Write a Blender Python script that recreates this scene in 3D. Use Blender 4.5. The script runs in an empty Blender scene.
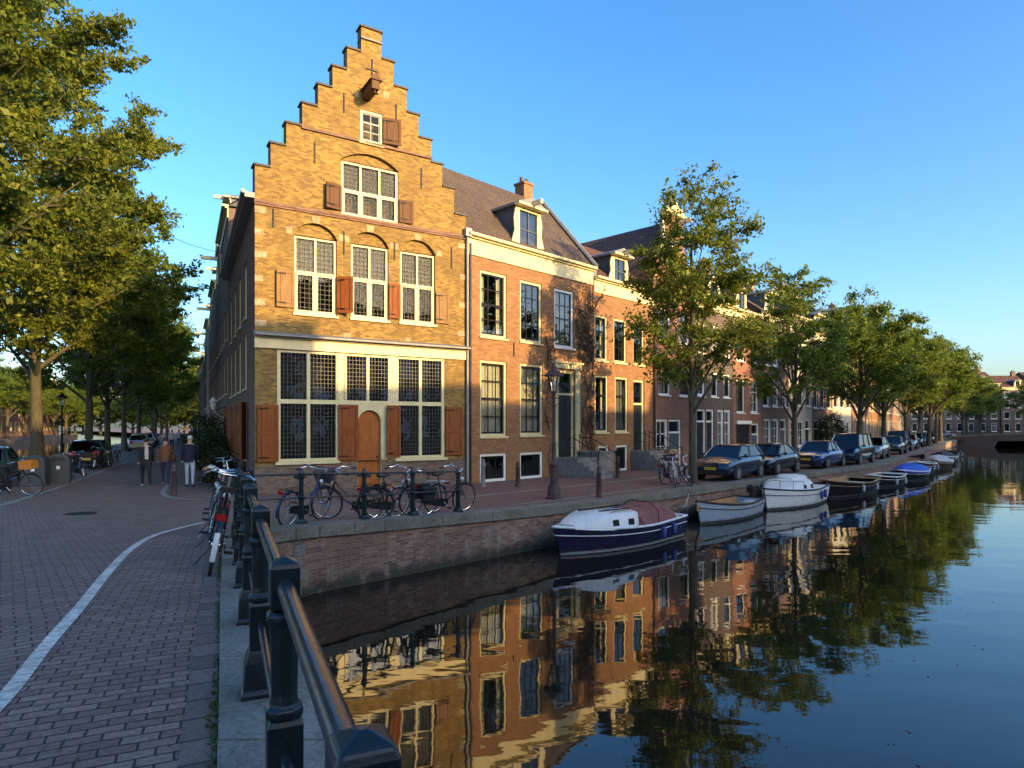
import bpy, bmesh, math, random
import numpy as np
from mathutils import Vector, Matrix
R = math.radians
PI = math.pi
scene = bpy.context.scene
col = scene.collection
EYE = 2.2            # eye height above the street; the bridge deck under the camera is 0.6 m up
FPX = 650.0          # focal length in pixels of the 1024 wide picture
WATER = -0.95

# ------------------------------------------------------------------ mesh helper
class MB:
    def __init__(s):
        s.v = []; s.f = []; s.m = []
    def add(s, vs, fs, mi=0):
        o = len(s.v); s.v.extend([tuple(p) for p in vs])
        for f in fs:
            s.f.append([o + i for i in f]); s.m.append(mi)
    def quad(s, a, b, c, d, mi=0): s.add([a, b, c, d], [(0, 1, 2, 3)], mi)
    def poly(s, pts, mi=0): s.add(pts, [tuple(range(len(pts)))], mi)
    def box(s, x0, y0, z0, x1, y1, z1, mi=0, M=None):
        vs = [(x0,y0,z0),(x1,y0,z0),(x1,y1,z0),(x0,y1,z0),(x0,y0,z1),(x1,y0,z1),(x1,y1,z1),(x0,y1,z1)]
        if M is not None: vs = [M @ Vector(p) for p in vs]
        s.add(vs, [(0,3,2,1),(4,5,6,7),(0,1,5,4),(1,2,6,5),(2,3,7,6),(3,0,4,7)], mi)
    def prism(s, pts, axis, a, b, mi=0):
        # pts: 2D polygon; axis 'y': (x,z), 'x': (y,z), 'z': (x,y)
        def P(p, t):
            return (p[0], t, p[1]) if axis == 'y' else (t, p[0], p[1]) if axis == 'x' else (p[0], p[1], t)
        n = len(pts)
        vs = [P(p, a) for p in pts] + [P(p, b) for p in pts]
        fs = [tuple(range(n))[::-1], tuple(range(n, 2*n))]
        for i in range(n):
            j = (i+1) % n
            fs.append((i, j, n+j, n+i))
        s.add(vs, fs, mi)
    def tube(s, pts, r, n=8, mi=0, cap=True, closed=False):
        pts = [Vector(p) for p in pts]; k = len(pts)
        rs = r if isinstance(r, (list, tuple)) else [r]*k
        rings = []
        prev = None
        for i in range(k):
            if closed: t = pts[(i+1) % k] - pts[i-1]
            elif i == 0: t = pts[1] - pts[0]
            elif i == k-1: t = pts[-1] - pts[-2]
            else: t = (pts[i+1]-pts[i]).normalized() + (pts[i]-pts[i-1]).normalized()
            if t.length < 1e-9: t = Vector((0,0,1))
            t.normalize()
            if prev is None:
                up = Vector((0,0,1)) if abs(t.z) < .9 else Vector((1,0,0))
                a = t.cross(up).normalized()
            else:
                a = (prev - t*prev.dot(t))
                a = a.normalized() if a.length > 1e-6 else t.cross(Vector((0,0,1))).normalized()
            prev = a; b = t.cross(a)
            rings.append([pts[i] + (a*math.cos(2*PI*q/n) + b*math.sin(2*PI*q/n))*rs[i] for q in range(n)])
        vs = [p for rg in rings for p in rg]; fs = []
        for i in range(k if closed else k-1):
            i2 = (i+1) % k
            for q in range(n):
                q2 = (q+1) % n
                fs.append((i*n+q, i*n+q2, i2*n+q2, i2*n+q))
        if cap and not closed:
            fs.append(tuple(range(n))[::-1]); fs.append(tuple(range((k-1)*n, k*n)))
        s.add(vs, fs, mi)
    def lathe(s, prof, n=12, mi=0, c=(0,0,0), ph=0.0):
        vs = []; fs = []; k = len(prof)
        for r, z in prof:
            for q in range(n):
                a = 2*PI*(q+ph)/n
                vs.append((c[0]+r*math.cos(a), c[1]+r*math.sin(a), c[2]+z))
        for i in range(k-1):
            for q in range(n):
                q2 = (q+1) % n
                fs.append((i*n+q, i*n+q2, (i+1)*n+q2, (i+1)*n+q))
        fs.append(tuple(range(n))[::-1]); fs.append(tuple(range((k-1)*n, k*n)))
        s.add(vs, fs, mi)
    def loft(s, rings, mi=0, closed=True, cap=True):
        n = len(rings[0]); vs = [p for r in rings for p in r]; fs = []
        for i in range(len(rings)-1):
            for q in range(n if closed else n-1):
                q2 = (q+1) % n
                fs.append((i*n+q, i*n+q2, (i+1)*n+q2, (i+1)*n+q))
        if cap:
            fs.append(tuple(range(n))[::-1]); fs.append(tuple(range((len(rings)-1)*n, len(rings)*n)))
        s.add(vs, fs, mi)
    def ball(s, c, r, mi=0, n=10, k=7, sc=(1,1,1)):
        rings = []
        for i in range(k+1):
            t = PI*i/k; rr = max(math.sin(t), .02)
            rings.append([(c[0]+sc[0]*r*rr*math.cos(2*PI*q/n), c[1]+sc[1]*r*rr*math.sin(2*PI*q/n), c[2]-sc[2]*r*math.cos(t)) for q in range(n)])
        s.loft(rings, mi)
    def xform(s, M):
        s.v = [tuple(M @ Vector(p)) for p in s.v]; return s
    def build(s, name, mats, parent=None, smooth=False, bevel=0, uv=True):
        me = bpy.data.meshes.new(name)
        me.from_pydata(s.v, [], s.f)
        if not isinstance(mats, (list, tuple)): mats = [mats]
        for m in mats: me.materials.append(m)
        me.polygons.foreach_set('material_index', s.m)
        me.update()
        if smooth:
            me.polygons.foreach_set('use_smooth', [True]*len(s.f))
            try: me.set_sharp_from_angle(angle=R(40))
            except Exception: pass
        if uv:
            ul = me.uv_layers.new(name='UVMap'); dat = np.zeros((len(me.loops), 2), dtype=np.float32)
            for p in me.polygons:
                nx, ny, nz = abs(p.normal.x), abs(p.normal.y), abs(p.normal.z)
                for li in p.loop_indices:
                    x, y, z = s.v[me.loops[li].vertex_index]
                    dat[li] = (x, y) if nz >= nx and nz >= ny else ((x, z) if ny >= nx else (y, z))
            ul.data.foreach_set('uv', dat.ravel())
        o = bpy.data.objects.new(name, me); col.objects.link(o)
        if parent is not None: o.parent = parent
        if bevel:
            b = o.modifiers.new('edge', 'BEVEL'); b.width = bevel; b.segments = 2; b.limit_method = 'ANGLE'; b.angle_limit = R(35)
        return o

def tag(o, label, cat, group=None, kind=None):
    o['label'] = label; o['category'] = cat
    if group: o['group'] = group
    if kind: o['kind'] = kind
    return o
def thing(name, label, cat, loc=(0,0,0), rz=0.0, group=None):
    o = bpy.data.objects.new(name, None); col.objects.link(o)
    o.location = loc; o.rotation_euler = (0, 0, rz); o.empty_display_size = .2
    return tag(o, label, cat, group)
def struct(o):
    o['kind'] = 'structure'; return o
KIDS = {}
def dup(o, parent=None, loc=None, rz=None, label=None, group=None, scale=None, rot=None):
    c = o.copy(); col.objects.link(c)
    if parent is not None: c.parent = parent
    if loc is not None: c.location = loc
    if rz is not None: c.rotation_euler = (0, 0, rz)
    if rot is not None: c.rotation_euler = rot
    if scale is not None: c.scale = scale if isinstance(scale, (tuple, list)) else (scale,)*3
    if label: c['label'] = label
    if group: c['group'] = group
    for ch in list(o.children): dup(ch, c)
    return c

# ------------------------------------------------------------------ node helpers
def newmat(name):
    m = bpy.data.materials.new(name); m.use_nodes = True
    nt = m.node_tree
    return m, nt, nt.nodes['Principled BSDF']
def nd(nt, typ, **kw):
    n = nt.nodes.new(typ)
    for k, v in kw.items():
        if hasattr(n, k): setattr(n, k, v)
    return n
def noise(nt, scale, detail=4, rough=.55, vec=None):
    n = nd(nt, 'ShaderNodeTexNoise'); n.inputs['Scale'].default_value = scale
    n.inputs['Detail'].default_value = detail; n.inputs['Roughness'].default_value = rough
    if vec is not None: nt.links.new(vec, n.inputs['Vector'])
    return n
def ramp(nt, src, stops):
    n = nd(nt, 'ShaderNodeValToRGB'); e = n.color_ramp.elements
    while len(e) < len(stops): e.new(.5)
    for i, (p, c) in enumerate(stops):
        e[i].position = p; e[i].color = (*c, 1) if len(c) == 3 else c
    nt.links.new(src, n.inputs[0]); return n
def mixc(nt, fac, a, b, mode='MIX'):
    n = nd(nt, 'ShaderNodeMix', data_type='RGBA', blend_type=mode)
    for sock, val in ((0, fac), (6, a), (7, b)):
        if hasattr(val, 'links') or hasattr(val, 'is_linked'): nt.links.new(val, n.inputs[sock])
        elif isinstance(val, (tuple, list)): n.inputs[sock].default_value = (*val, 1) if len(val) == 3 else val
        else: n.inputs[sock].default_value = val
    return n.outputs[2]
def bump(nt, bs, h, strength=.3, dist=.01):
    b = nd(nt, 'ShaderNodeBump'); b.inputs['Strength'].default_value = strength; b.inputs['Distance'].default_value = dist
    nt.links.new(h, b.inputs['Height']); nt.links.new(b.outputs[0], bs.inputs['Normal']); return b

def paint(name, c, rough=.5, var=.15, metal=0.0, spec=None, scale=3.0, bumpy=0.0, coat=0.0):
    m, nt, bs = newmat(name)
    tc = nd(nt, 'ShaderNodeTexCoord')
    n = noise(nt, scale, 6, .6, tc.outputs['Object'])
    d = tuple(x*(1-var) for x in c); u = tuple(min(1, x*(1+var)) for x in c)
    r = ramp(nt, n.outputs[0], [(.3, d), (.7, u)])
    nt.links.new(r.outputs[0], bs.inputs['Base Color'])
    n2 = noise(nt, scale*6, 4, .6, tc.outputs['Object'])
    rr = ramp(nt, n2.outputs[0], [(.3, (rough*.8,)*3), (.7, (min(1, rough*1.2),)*3)])
    nt.links.new(rr.outputs[0], bs.inputs['Roughness'])
    bs.inputs['Metallic'].default_value = metal
    if spec is not None: bs.inputs['Specular IOR Level'].default_value = spec
    if coat: bs.inputs['Coat Weight'].default_value = coat
    if bumpy: bump(nt, bs, n2.outputs[0], bumpy, .01)
    return m

def brick(name, c1, c2, c3, mortar, bw=.21, bh=.065, ms=.008, stain=(.35,.30,.26), stain_amt=.35, rough=.85, rot=0.0, bstr=.6, grain=1.0, wobble=.02, wscale=2.2, tide=False):
    m, nt, bs = newmat(name)
    uv = nd(nt, 'ShaderNodeTexCoord')
    vec = uv.outputs['UV']
    if rot:
        mp = nd(nt, 'ShaderNodeMapping'); mp.inputs['Rotation'].default_value = (0, 0, rot)
        nt.links.new(vec, mp.inputs[0]); vec = mp.outputs[0]
    wob = noise(nt, wscale, 3, .5, vec)
    va = nd(nt, 'ShaderNodeVectorMath', operation='MULTIPLY_ADD'); va.inputs[1].default_value = (wobble,wobble,0)
    nt.links.new(wob.outputs[1], va.inputs[0]); nt.links.new(vec, va.inputs[2])
    bk = nd(nt, 'ShaderNodeTexBrick'); nt.links.new(va.outputs[0], bk.inputs['Vector'])
    bk.inputs['Scale'].default_value = 1; bk.inputs['Brick Width'].default_value = bw; bk.inputs['Row Height'].default_value = bh
    bk.inputs['Mortar Size'].default_value = ms; bk.inputs['Mortar Smooth'].default_value = .3; bk.inputs['Bias'].default_value = 0
    bk.inputs['Color1'].default_value = (0,0,0,1); bk.inputs['Color2'].default_value = (1,1,1,1); bk.inputs['Mortar'].default_value = (.5,.5,.5,1)
    cr = ramp(nt, bk.outputs['Color'], [(.0, c1), (.5, c2), (1.0, c3)])
    big = noise(nt, .7, 6, .6, vec)
    fine = noise(nt, 28, 4, .7, vec)
    st = ramp(nt, big.outputs[0], [(.42, (0,0,0)), (.68, (1,1,1))])
    stf = nd(nt, 'ShaderNodeMath', operation='MULTIPLY'); stf.inputs[1].default_value = stain_amt
    nt.links.new(st.outputs[0], stf.inputs[0])
    c = mixc(nt, stf.outputs[0], cr.outputs[0], tuple(a*b*2 for a, b in zip(c2, stain)))
    fr = ramp(nt, fine.outputs[0], [(.25, (1-.4*grain,)*3), (.75, (1+.25*grain,)*3)])
    c = mixc(nt, 1.0, c, fr.outputs[0], 'MULTIPLY')
    c = mixc(nt, bk.outputs['Fac'], c, mortar)
    if tide:   # damp algae band above the water and pale lime blooms, as on any old quay
        sp = nd(nt, 'ShaderNodeSeparateXYZ'); nt.links.new(vec, sp.inputs[0])
        wn = noise(nt, 3.5, 5, .65, vec); mm = nd(nt, 'ShaderNodeMath', operation='MULTIPLY_ADD'); mm.inputs[1].default_value = -.45
        nt.links.new(wn.outputs[0], mm.inputs[0]); nt.links.new(sp.outputs[1], mm.inputs[2])
        tr_ = nd(nt, 'ShaderNodeMapRange'); tr_.inputs['From Min'].default_value = -1.08; tr_.inputs['From Max'].default_value = -.86; tr_.inputs['To Min'].default_value = .9; tr_.inputs['To Max'].default_value = 0
        nt.links.new(mm.outputs[0], tr_.inputs[0]); c = mixc(nt, tr_.outputs[0], c, (.035,.036,.022))
        mp2 = nd(nt, 'ShaderNodeMapping'); mp2.inputs['Scale'].default_value = (2.2,.7,1); nt.links.new(vec, mp2.inputs[0])
        ln = noise(nt, 1.6, 6, .7, mp2.outputs[0]); lr = ramp(nt, ln.outputs[0], [(.55,(0,0,0)),(.72,(.55,.55,.55))]); c = mixc(nt, lr.outputs[0], c, (.42,.37,.32))
    nt.links.new(c, bs.inputs['Base Color'])
    bs.inputs['Roughness'].default_value = rough
    inv = nd(nt, 'ShaderNodeMath', operation='MULTIPLY_ADD'); inv.inputs[1].default_value = -1; 
    nt.links.new(bk.outputs['Fac'], inv.inputs[0]); nt.links.new(fine.outputs[0], inv.inputs[2])
    bump(nt, bs, inv.outputs[0], bstr, .008)
    return m

def tiles(name, c1, c2):
    m, nt, bs = newmat(name)
    uv = nd(nt, 'ShaderNodeTexCoord'); vec = uv.outputs['UV']
    w = nd(nt, 'ShaderNodeTexWave', wave_type='BANDS', bands_direction='X'); w.inputs['Scale'].default_value = 1.6; w.inputs['Distortion'].default_value = .8
    w2 = nd(nt, 'ShaderNodeTexWave', wave_type='BANDS', bands_direction='Y', wave_profile='SAW'); w2.inputs['Scale'].default_value = 1.0; w2.inputs['Distortion'].default_value = .2
    for q in (w, w2): nt.links.new(vec, q.inputs[0])
    n = noise(nt, 9, 6, .8, vec); n2 = noise(nt, .9, 5, .7, vec)
    c = ramp(nt, n.outputs[0], [(.34, c1), (.62, c2)]).outputs[0]
    sh = ramp(nt, w.outputs[0], [(0, (.72,.72,.72)), (1, (1.1,1.1,1.1))])
    c = mixc(nt, 1, c, sh.outputs[0], 'MULTIPLY')
    sh2 = ramp(nt, n2.outputs[0], [(.35, (.7,.7,.65)), (.65, (1.1,1.1,1.1))])
    c = mixc(nt, 1, c, sh2.outputs[0], 'MULTIPLY')
    nt.links.new(c, bs.inputs['Base Color']); bs.inputs['Roughness'].default_value = .8
    ad = nd(nt, 'ShaderNodeMath', operation='ADD'); nt.links.new(w.outputs[0], ad.inputs[0]); nt.links.new(w2.outputs[0], ad.inputs[1])
    bump(nt, bs, ad.outputs[0], .9, .05)
    return m

def glass(name, tint, refl=1.6, wob=.25, bias=.05):
    m, nt, bs = newmat(name); nt.nodes.remove(bs)
    out = nt.nodes['Material Output']
    tr = nd(nt, 'ShaderNodeBsdfTransparent'); tr.inputs[0].default_value = (*tint, 1)
    gl = nd(nt, 'ShaderNodeBsdfGlossy'); gl.inputs['Roughness'].default_value = .0; gl.inputs[0].default_value = (.95,.97,1,1)
    tc = nd(nt, 'ShaderNodeTexCoord'); n = noise(nt, 1.7, 2, .5, tc.outputs['Object'])
    b = nd(nt, 'ShaderNodeBump'); b.inputs['Strength'].default_value = wob; b.inputs['Distance'].default_value = .02
    nt.links.new(n.outputs[0], b.inputs['Height']); nt.links.new(b.outputs[0], gl.inputs['Normal'])
    fr = nd(nt, 'ShaderNodeFresnel'); fr.inputs[0].default_value = 1.5
    mu = nd(nt, 'ShaderNodeMath', operation='MULTIPLY_ADD', use_clamp=True); mu.inputs[1].default_value = refl; mu.inputs[2].default_value = bias
    nt.links.new(fr.outputs[0], mu.inputs[0])
    mx = nd(nt, 'ShaderNodeMixShader'); nt.links.new(mu.outputs[0], mx.inputs[0]); nt.links.new(tr.outputs[0], mx.inputs[1]); nt.links.new(gl.outputs[0], mx.inputs[2])
    nt.links.new(mx.outputs[0], out.inputs[0]); return m

def leafmat(name, c_dark, c_mid, c_light, transl=.4):
    m, nt, bs = newmat(name); out = nt.nodes['Material Output']
    g = nd(nt, 'ShaderNodeNewGeometry'); tc = nd(nt, 'ShaderNodeTexCoord')
    n = noise(nt, .55, 3, .6, tc.outputs['Object'])
    ad = nd(nt, 'ShaderNodeMath', operation='MULTIPLY_ADD'); ad.inputs[1].default_value = .55
    nt.links.new(g.outputs['Random Per Island'], ad.inputs[0])
    mu = nd(nt, 'ShaderNodeMath', operation='MULTIPLY'); mu.inputs[1].default_value = .45; nt.links.new(n.outputs[0], mu.inputs[0]); nt.links.new(mu.outputs[0], ad.inputs[2])
    r = ramp(nt, ad.outputs[0], [(.15, c_dark), (.5, c_mid), (.9, c_light)])
    nt.links.new(r.outputs[0], bs.inputs['Base Color']); bs.inputs['Roughness'].default_value = .55; bs.inputs['Specular IOR Level'].default_value = .3
    t = nd(nt, 'ShaderNodeBsdfTranslucent'); nt.links.new(r.outputs[0], t.inputs[0])
    mx = nd(nt, 'ShaderNodeMixShader'); mx.inputs[0].default_value = transl
    nt.links.new(bs.outputs[0], mx.inputs[1]); nt.links.new(t.outputs[0], mx.inputs[2]); nt.links.new(mx.outputs[0], out.inputs[0])
    return m

M = {}
M['gable_brick'] = brick('gable brick', (.155,.088,.022), (.28,.168,.034), (.385,.245,.058), (.21,.135,.06), bw=.17, bh=.055, stain=(.27,.26,.30), stain_amt=.7, ms=.005, grain=1.8, wobble=.03, wscale=3)
M['side_brick'] = brick('side brick', (.14,.065,.045), (.20,.095,.06), (.26,.135,.09), (.17,.14,.11))
M['orange_brick'] = brick('orange brick', (.21,.092,.036), (.28,.127,.045), (.36,.18,.068), (.22,.14,.085), stain=(.42,.38,.38), stain_amt=.3)
M['red_brick'] = brick('red brick', (.24,.09,.055), (.29,.115,.07), (.34,.15,.09), (.22,.16,.12))
M['brown_brick'] = brick('brown brick', (.15,.085,.06), (.19,.11,.075), (.24,.15,.11), (.17,.14,.12))
M['dark_brick'] = brick('dark brick', (.085,.055,.045), (.12,.08,.065), (.16,.105,.085), (.12,.11,.10))
M['black_brick'] = brick('black brick', (.035,.032,.032), (.05,.045,.045), (.075,.065,.06), (.08,.075,.07))
M['pale_wall'] = paint('pale plaster', (.42,.38,.31), .8, .12)
M['quay_brick'] = brick('quay brick', (.16,.085,.055), (.29,.165,.11), (.44,.28,.19), (.24,.18,.14), bw=.21, bh=.058, ms=.008, stain=(.28,.27,.27), stain_amt=.7, bstr=1, tide=True, grain=1.6, wobble=.035)
M['paving'] = brick('street brick paving', (.18,.11,.083), (.24,.155,.118), (.305,.20,.155), (.022,.019,.018), bw=.20, bh=.09, ms=.008, stain=(.40,.40,.44), stain_amt=.6, rough=.75, rot=R(-38), bstr=1, grain=1.4, wobble=.06, wscale=1.3)
M['path_brick'] = brick('path brick', (.19,.115,.085), (.255,.16,.118), (.325,.21,.158), (.02,.017,.015), bw=.175, bh=.090, ms=.007, stain=(.36,.36,.38), stain_amt=.7, rough=.75, rot=R(-23.9), bstr=1, grain=1.4, wobble=.075, wscale=1.3)
M['gutter_brick'] = brick('gutter brick', (.12,.08,.066), (.18,.122,.10), (.24,.17,.145), (.05,.047,.04), bw=.26, bh=.2, ms=.012, rough=.8, rot=R(-23.9+90), bstr=1)
M['quay_paving'] = brick('quay brick paving', (.15,.07,.055), (.20,.095,.07), (.26,.13,.10), (.11,.085,.075), bw=.2, bh=.08, ms=.008, stain=(.40,.40,.42), stain_amt=.5, rough=.8, rot=R(-45.2))
def granite(name, c, sc=30):
    m, nt, bs = newmat(name); tc = nd(nt, 'ShaderNodeTexCoord')
    n = noise(nt, sc, 6, .75, tc.outputs['Object']); n2 = noise(nt, 1.6, 6, .65, tc.outputs['Object'])
    r = ramp(nt, n.outputs[0], [(.3, tuple(x*.45 for x in c)), (.52, c), (.75, tuple(x*1.5 for x in c))])
    r2 = ramp(nt, n2.outputs[0], [(.3, (.6,.6,.57)), (.65, (1.12,1.12,1.12))])
    nt.links.new(mixc(nt, 1, r.outputs[0], r2.outputs[0], 'MULTIPLY'), bs.inputs['Base Color'])
    bs.inputs['Roughness'].default_value = .75; bump(nt, bs, n.outputs[0], .5, .006); return m
M['granite'] = granite('granite', (.225,.20,.165))
M['coping'] = granite('coping stone', (.185,.17,.13), 18)
M['white_line'] = granite('white line stones', (.66,.62,.54), 22)
M['kerb'] = granite('kerb stone', (.30,.28,.25), 22)
M['stone'] = granite('sandstone', (.36,.27,.15), 12)
M['grey_stone'] = granite('grey stone', (.22,.215,.20), 14)
M['dark_stone'] = granite('weathered dark stone', (.075,.066,.055), 14)
M['worn_brick'] = brick('worn plinth brick', (.12,.075,.05), (.19,.125,.085), (.26,.18,.125), (.17,.145,.115), bw=.17, bh=.055, ms=.005, stain=(.4,.4,.42), stain_amt=.6, grain=1.8, wobble=.03, wscale=3)  # greyed brick, the shade at the gable foot put into its colour
M['cream'] = paint('cream paint', (.62,.53,.29), .5, .12)
M['white'] = paint('white paint', (.78,.76,.70), .45, .06)
M['grey_paint'] = paint('grey paint', (.26,.26,.25), .5)
M['dark_paint'] = paint('dark green paint', (.014,.022,.02), .35, .3)
M['black_paint'] = paint('black paint', (.012,.012,.014), .3, .3)
M['bluegrey'] = paint('blue grey paint', (.07,.085,.11), .5)
def old_iron(name, c, rough, wear):
    m, nt, bs = newmat(name); tc = nd(nt, 'ShaderNodeTexCoord')
    n = noise(nt, 9, 7, .7, tc.outputs['Object']); n2 = noise(nt, 40, 4, .6, tc.outputs['Object']); n3 = noise(nt, 3, 6, .7, tc.outputs['Object'])
    r = ramp(nt, n3.outputs[0], [(.3, tuple(x*.6 for x in c)), (.7, tuple(x*1.7 for x in c))])
    k = ramp(nt, n.outputs[0], [(wear, (0,0,0)), (wear+.035, (1,1,1))])
    nt.links.new(mixc(nt, k.outputs[0], r.outputs[0], (.075,.04,.024)), bs.inputs['Base Color'])
    rr = ramp(nt, n3.outputs[0], [(.3, (rough*.7,)*3), (.7, (rough*1.5,)*3)]); nt.links.new(mixc(nt, k.outputs[0], rr.outputs[0], (.8,.8,.8)), bs.inputs['Roughness'])
    ad = nd(nt, 'ShaderNodeMath', operation='MULTIPLY_ADD'); ad.inputs[1].default_value = .5; nt.links.new(n2.outputs[0], ad.inputs[0]); nt.links.new(n.outputs[0], ad.inputs[2])
    bump(nt, bs, ad.outputs[0], .35, .006); return m
M['rail'] = old_iron('dark teal rail paint', (.005,.012,.015), .30, .66)
M['rail_worn'] = old_iron('worn rail paint', (.012,.02,.026), .22, .64)
M['iron'] = paint('black iron', (.010,.008,.008), .6, .3, spec=.3)
M['rust'] = paint('brown iron', (.06,.03,.025), .6, .4)
def wood(name, c):
    m, nt, bs = newmat(name); tc = nd(nt, 'ShaderNodeTexCoord')
    mp = nd(nt, 'ShaderNodeMapping'); mp.inputs['Scale'].default_value = (14, 14, 1.2); nt.links.new(tc.outputs['Object'], mp.inputs[0])
    n = noise(nt, 2, 6, .6, mp.outputs[0])
    r = ramp(nt, n.outputs[0], [(.25, tuple(x*.55 for x in c)), (.75, tuple(x*1.25 for x in c))])
    nt.links.new(r.outputs[0], bs.inputs['Base Color']); bs.inputs['Roughness'].default_value = .65; bs.inputs['Specular IOR Level'].default_value = .25; bump(nt, bs, n.outputs[0], .15, .004); return m
M['shutter'] = wood('varnished shutter wood', (.245,.070,.015))
M['door_wood'] = wood('varnished door wood', (.36,.115,.024))
M['shutter_pale'] = wood('pale shutter wood', (.25,.135,.052))
M['shutter_grey'] = wood('weathered shutter wood', (.115,.052,.022))
M['tan_wood'] = wood('tan wood', (.42,.26,.12))
M['roof_tile'] = tiles('brown roof tiles', (.055,.038,.03), (.135,.092,.066))
M['roof_red'] = tiles('red brown roof tiles', (.075,.034,.026), (.135,.062,.044))
M['slate'] = paint('slate', (.05,.052,.06), .6, .3, scale=5)
M['lead'] = paint('lead sheet', (.16,.17,.18), .5, .2)
M['leading'] = paint('lead cames', (.014,.014,.013), .6, .1)
M['blind'] = paint('grey linen blind', (.20,.19,.175), .9, .2)
M['pane'] = glass('window glass', (.72,.76,.74), 1.5)
M['pane_lead'] = glass('old leaded glass', (.66,.66,.58), .30, .2, .0)
M['car_glass'] = glass('car glass', (.08,.09,.09), 1.0, 0.0, .02)
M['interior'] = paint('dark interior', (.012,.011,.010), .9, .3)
def cloth(name, c):
    m, nt, bs = newmat(name); tc = nd(nt, 'ShaderNodeTexCoord')
    w = nd(nt, 'ShaderNodeTexWave', wave_type='BANDS', bands_direction='X'); w.inputs['Scale'].default_value = 3.5; w.inputs['Distortion'].default_value = 1.5
    nt.links.new(tc.outputs['Object'], w.inputs[0])
    r = ramp(nt, w.outputs[0], [(0, tuple(x*.75 for x in c)), (1, c)]); nt.links.new(r.outputs[0], bs.inputs['Base Color']); bs.inputs['Roughness'].default_value = .9
    bump(nt, bs, w.outputs[0], .5, .03)
    return m
M['curtain'] = cloth('cream curtain', (.66,.62,.52))
M['dim_net'] = cloth('dim lace curtain', (.13,.125,.12))
M['net'] = cloth('grey net curtain', (.28,.27,.22))
M['bark'] = None
def barkmat(name, c):
    m, nt, bs = newmat(name); tc = nd(nt, 'ShaderNodeTexCoord')
    mp = nd(nt, 'ShaderNodeMapping'); mp.inputs['Scale'].default_value = (9, 9, 1.6); nt.links.new(tc.outputs['Object'], mp.inputs[0])
    n = noise(nt, 2, 7, .65, mp.outputs[0]); n2 = noise(nt, .8, 3, .5, tc.outputs['Object'])
    r = ramp(nt, n.outputs[0], [(.3, tuple(x*.45 for x in c)), (.7, tuple(x*1.3 for x in c))])
    g = ramp(nt, n2.outputs[0], [(.45, (1,1,1)), (.7, (.8,1.0,.6))])
    nt.links.new(mixc(nt, 1, r.outputs[0], g.outputs[0], 'MULTIPLY'), bs.inputs['Base Color']); bs.inputs['Roughness'].default_value = .9
    bump(nt, bs, n.outputs[0], 1, .04); return m
M['bark'] = barkmat('elm bark', (.085,.07,.045))
M['leaf'] = leafmat('elm leaves', (.055,.095,.014), (.14,.20,.026), (.27,.30,.04), .5)
M['leaf_olive'] = leafmat('elm leaves olive', (.06,.095,.014), (.145,.185,.024), (.28,.28,.04), .5)
M['leaf_dark'] = leafmat('dark leaves', (.012,.025,.008), (.025,.045,.012), (.05,.075,.02), .25)
M['vine'] = leafmat('vine leaves', (.06,.035,.02), (.12,.068,.036), (.19,.11,.055), .35)
M['weed'] = leafmat('weeds', (.03,.05,.012), (.06,.09,.02), (.10,.12,.03), .3)
M['tyre'] = paint('tyre rubber', (.016,.016,.016), .75, .2)
M['chrome'] = paint('chrome', (.55,.55,.55), .2, .1, metal=1.0)
M['alloy'] = paint('alloy wheel', (.32,.33,.34), .35, .1, metal=.8)
M['bike_black'] = paint('black bike frame', (.014,.014,.016), .3, .3)
M['bike_blue'] = paint('blue bike frame', (.02,.035,.09), .35, .3)
M['bike_silver'] = paint('silver bike frame', (.33,.34,.35), .35, .2)
M['saddle'] = paint('saddle leather', (.02,.017,.015), .55)
M['grip'] = paint('grip rubber', (.02,.02,.02), .7)
M['red_lens'] = paint('red lens', (.42,.012,.012), .2, .1)
M['lamp_lens'] = paint('lamp lens', (.6,.6,.56), .1, .05)
M['plate'] = paint('yellow plate', (.62,.42,.04), .5, .05)
M['crate'] = paint('orange crate plastic', (.55,.20,.03), .5, .1)
M['bin'] = paint('bin plastic', (.045,.05,.055), .45, .25)
M['tarp_red'] = paint('faded red canvas', (.24,.085,.065), .85, .25, bumpy=.5)
M['tarp_blue'] = paint('blue tarpaulin', (.012,.075,.48), .6, .15)
M['tarp_white'] = paint('grey white canvas', (.42,.42,.40), .8, .12)
M['tarp_dark'] = paint('dark canvas', (.035,.037,.042), .8, .2)
M['gel_white'] = paint('white gelcoat', (.82,.80,.74), .3, .06)
M['gel_navy'] = paint('navy gelcoat', (.005,.006,.04), .35, .25, spec=.3)
M['gel_pale'] = paint('pale blue boat paint', (.34,.40,.46), .4, .1)
M['gel_black'] = paint('black boat paint', (.010,.009,.009), .6, .3, spec=.2)
M['gel_brown'] = paint('brown boat paint', (.05,.027,.018), .6, .3, spec=.2)
M['waterline'] = paint('waterline stripe', (.22,.22,.22), .5)
M['fender_blue'] = paint('blue fender', (.03,.05,.22), .5)
M['skin'] = paint('skin', (.48,.28,.20), .55, .06)
M['hair_white'] = paint('white hair', (.62,.58,.52), .7)
M['hair_dark'] = paint('dark hair', (.03,.022,.017), .6)
M['jeans_pale'] = paint('pale jeans', (.42,.47,.53), .85)
M['jeans_dark'] = paint('dark jeans', (.03,.04,.075), .85)
M['navy_cloth'] = paint('navy cloth', (.010,.014,.035), .85)
M['brown_cloth'] = paint('brown jacket', (.17,.065,.028), .7)
M['black_cloth'] = paint('black cloth', (.014,.015,.018), .85)
M['pale_cloth'] = paint('pale scarf', (.5,.48,.44), .85)
M['shoe_white'] = paint('white shoe', (.5,.5,.48), .6)
M['lamp_glass'] = glass('lantern glass', (.8,.82,.8), 1.3, 0.0)
M['opal'] = paint('opal glass', (.7,.7,.66), .3, .05)

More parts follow.
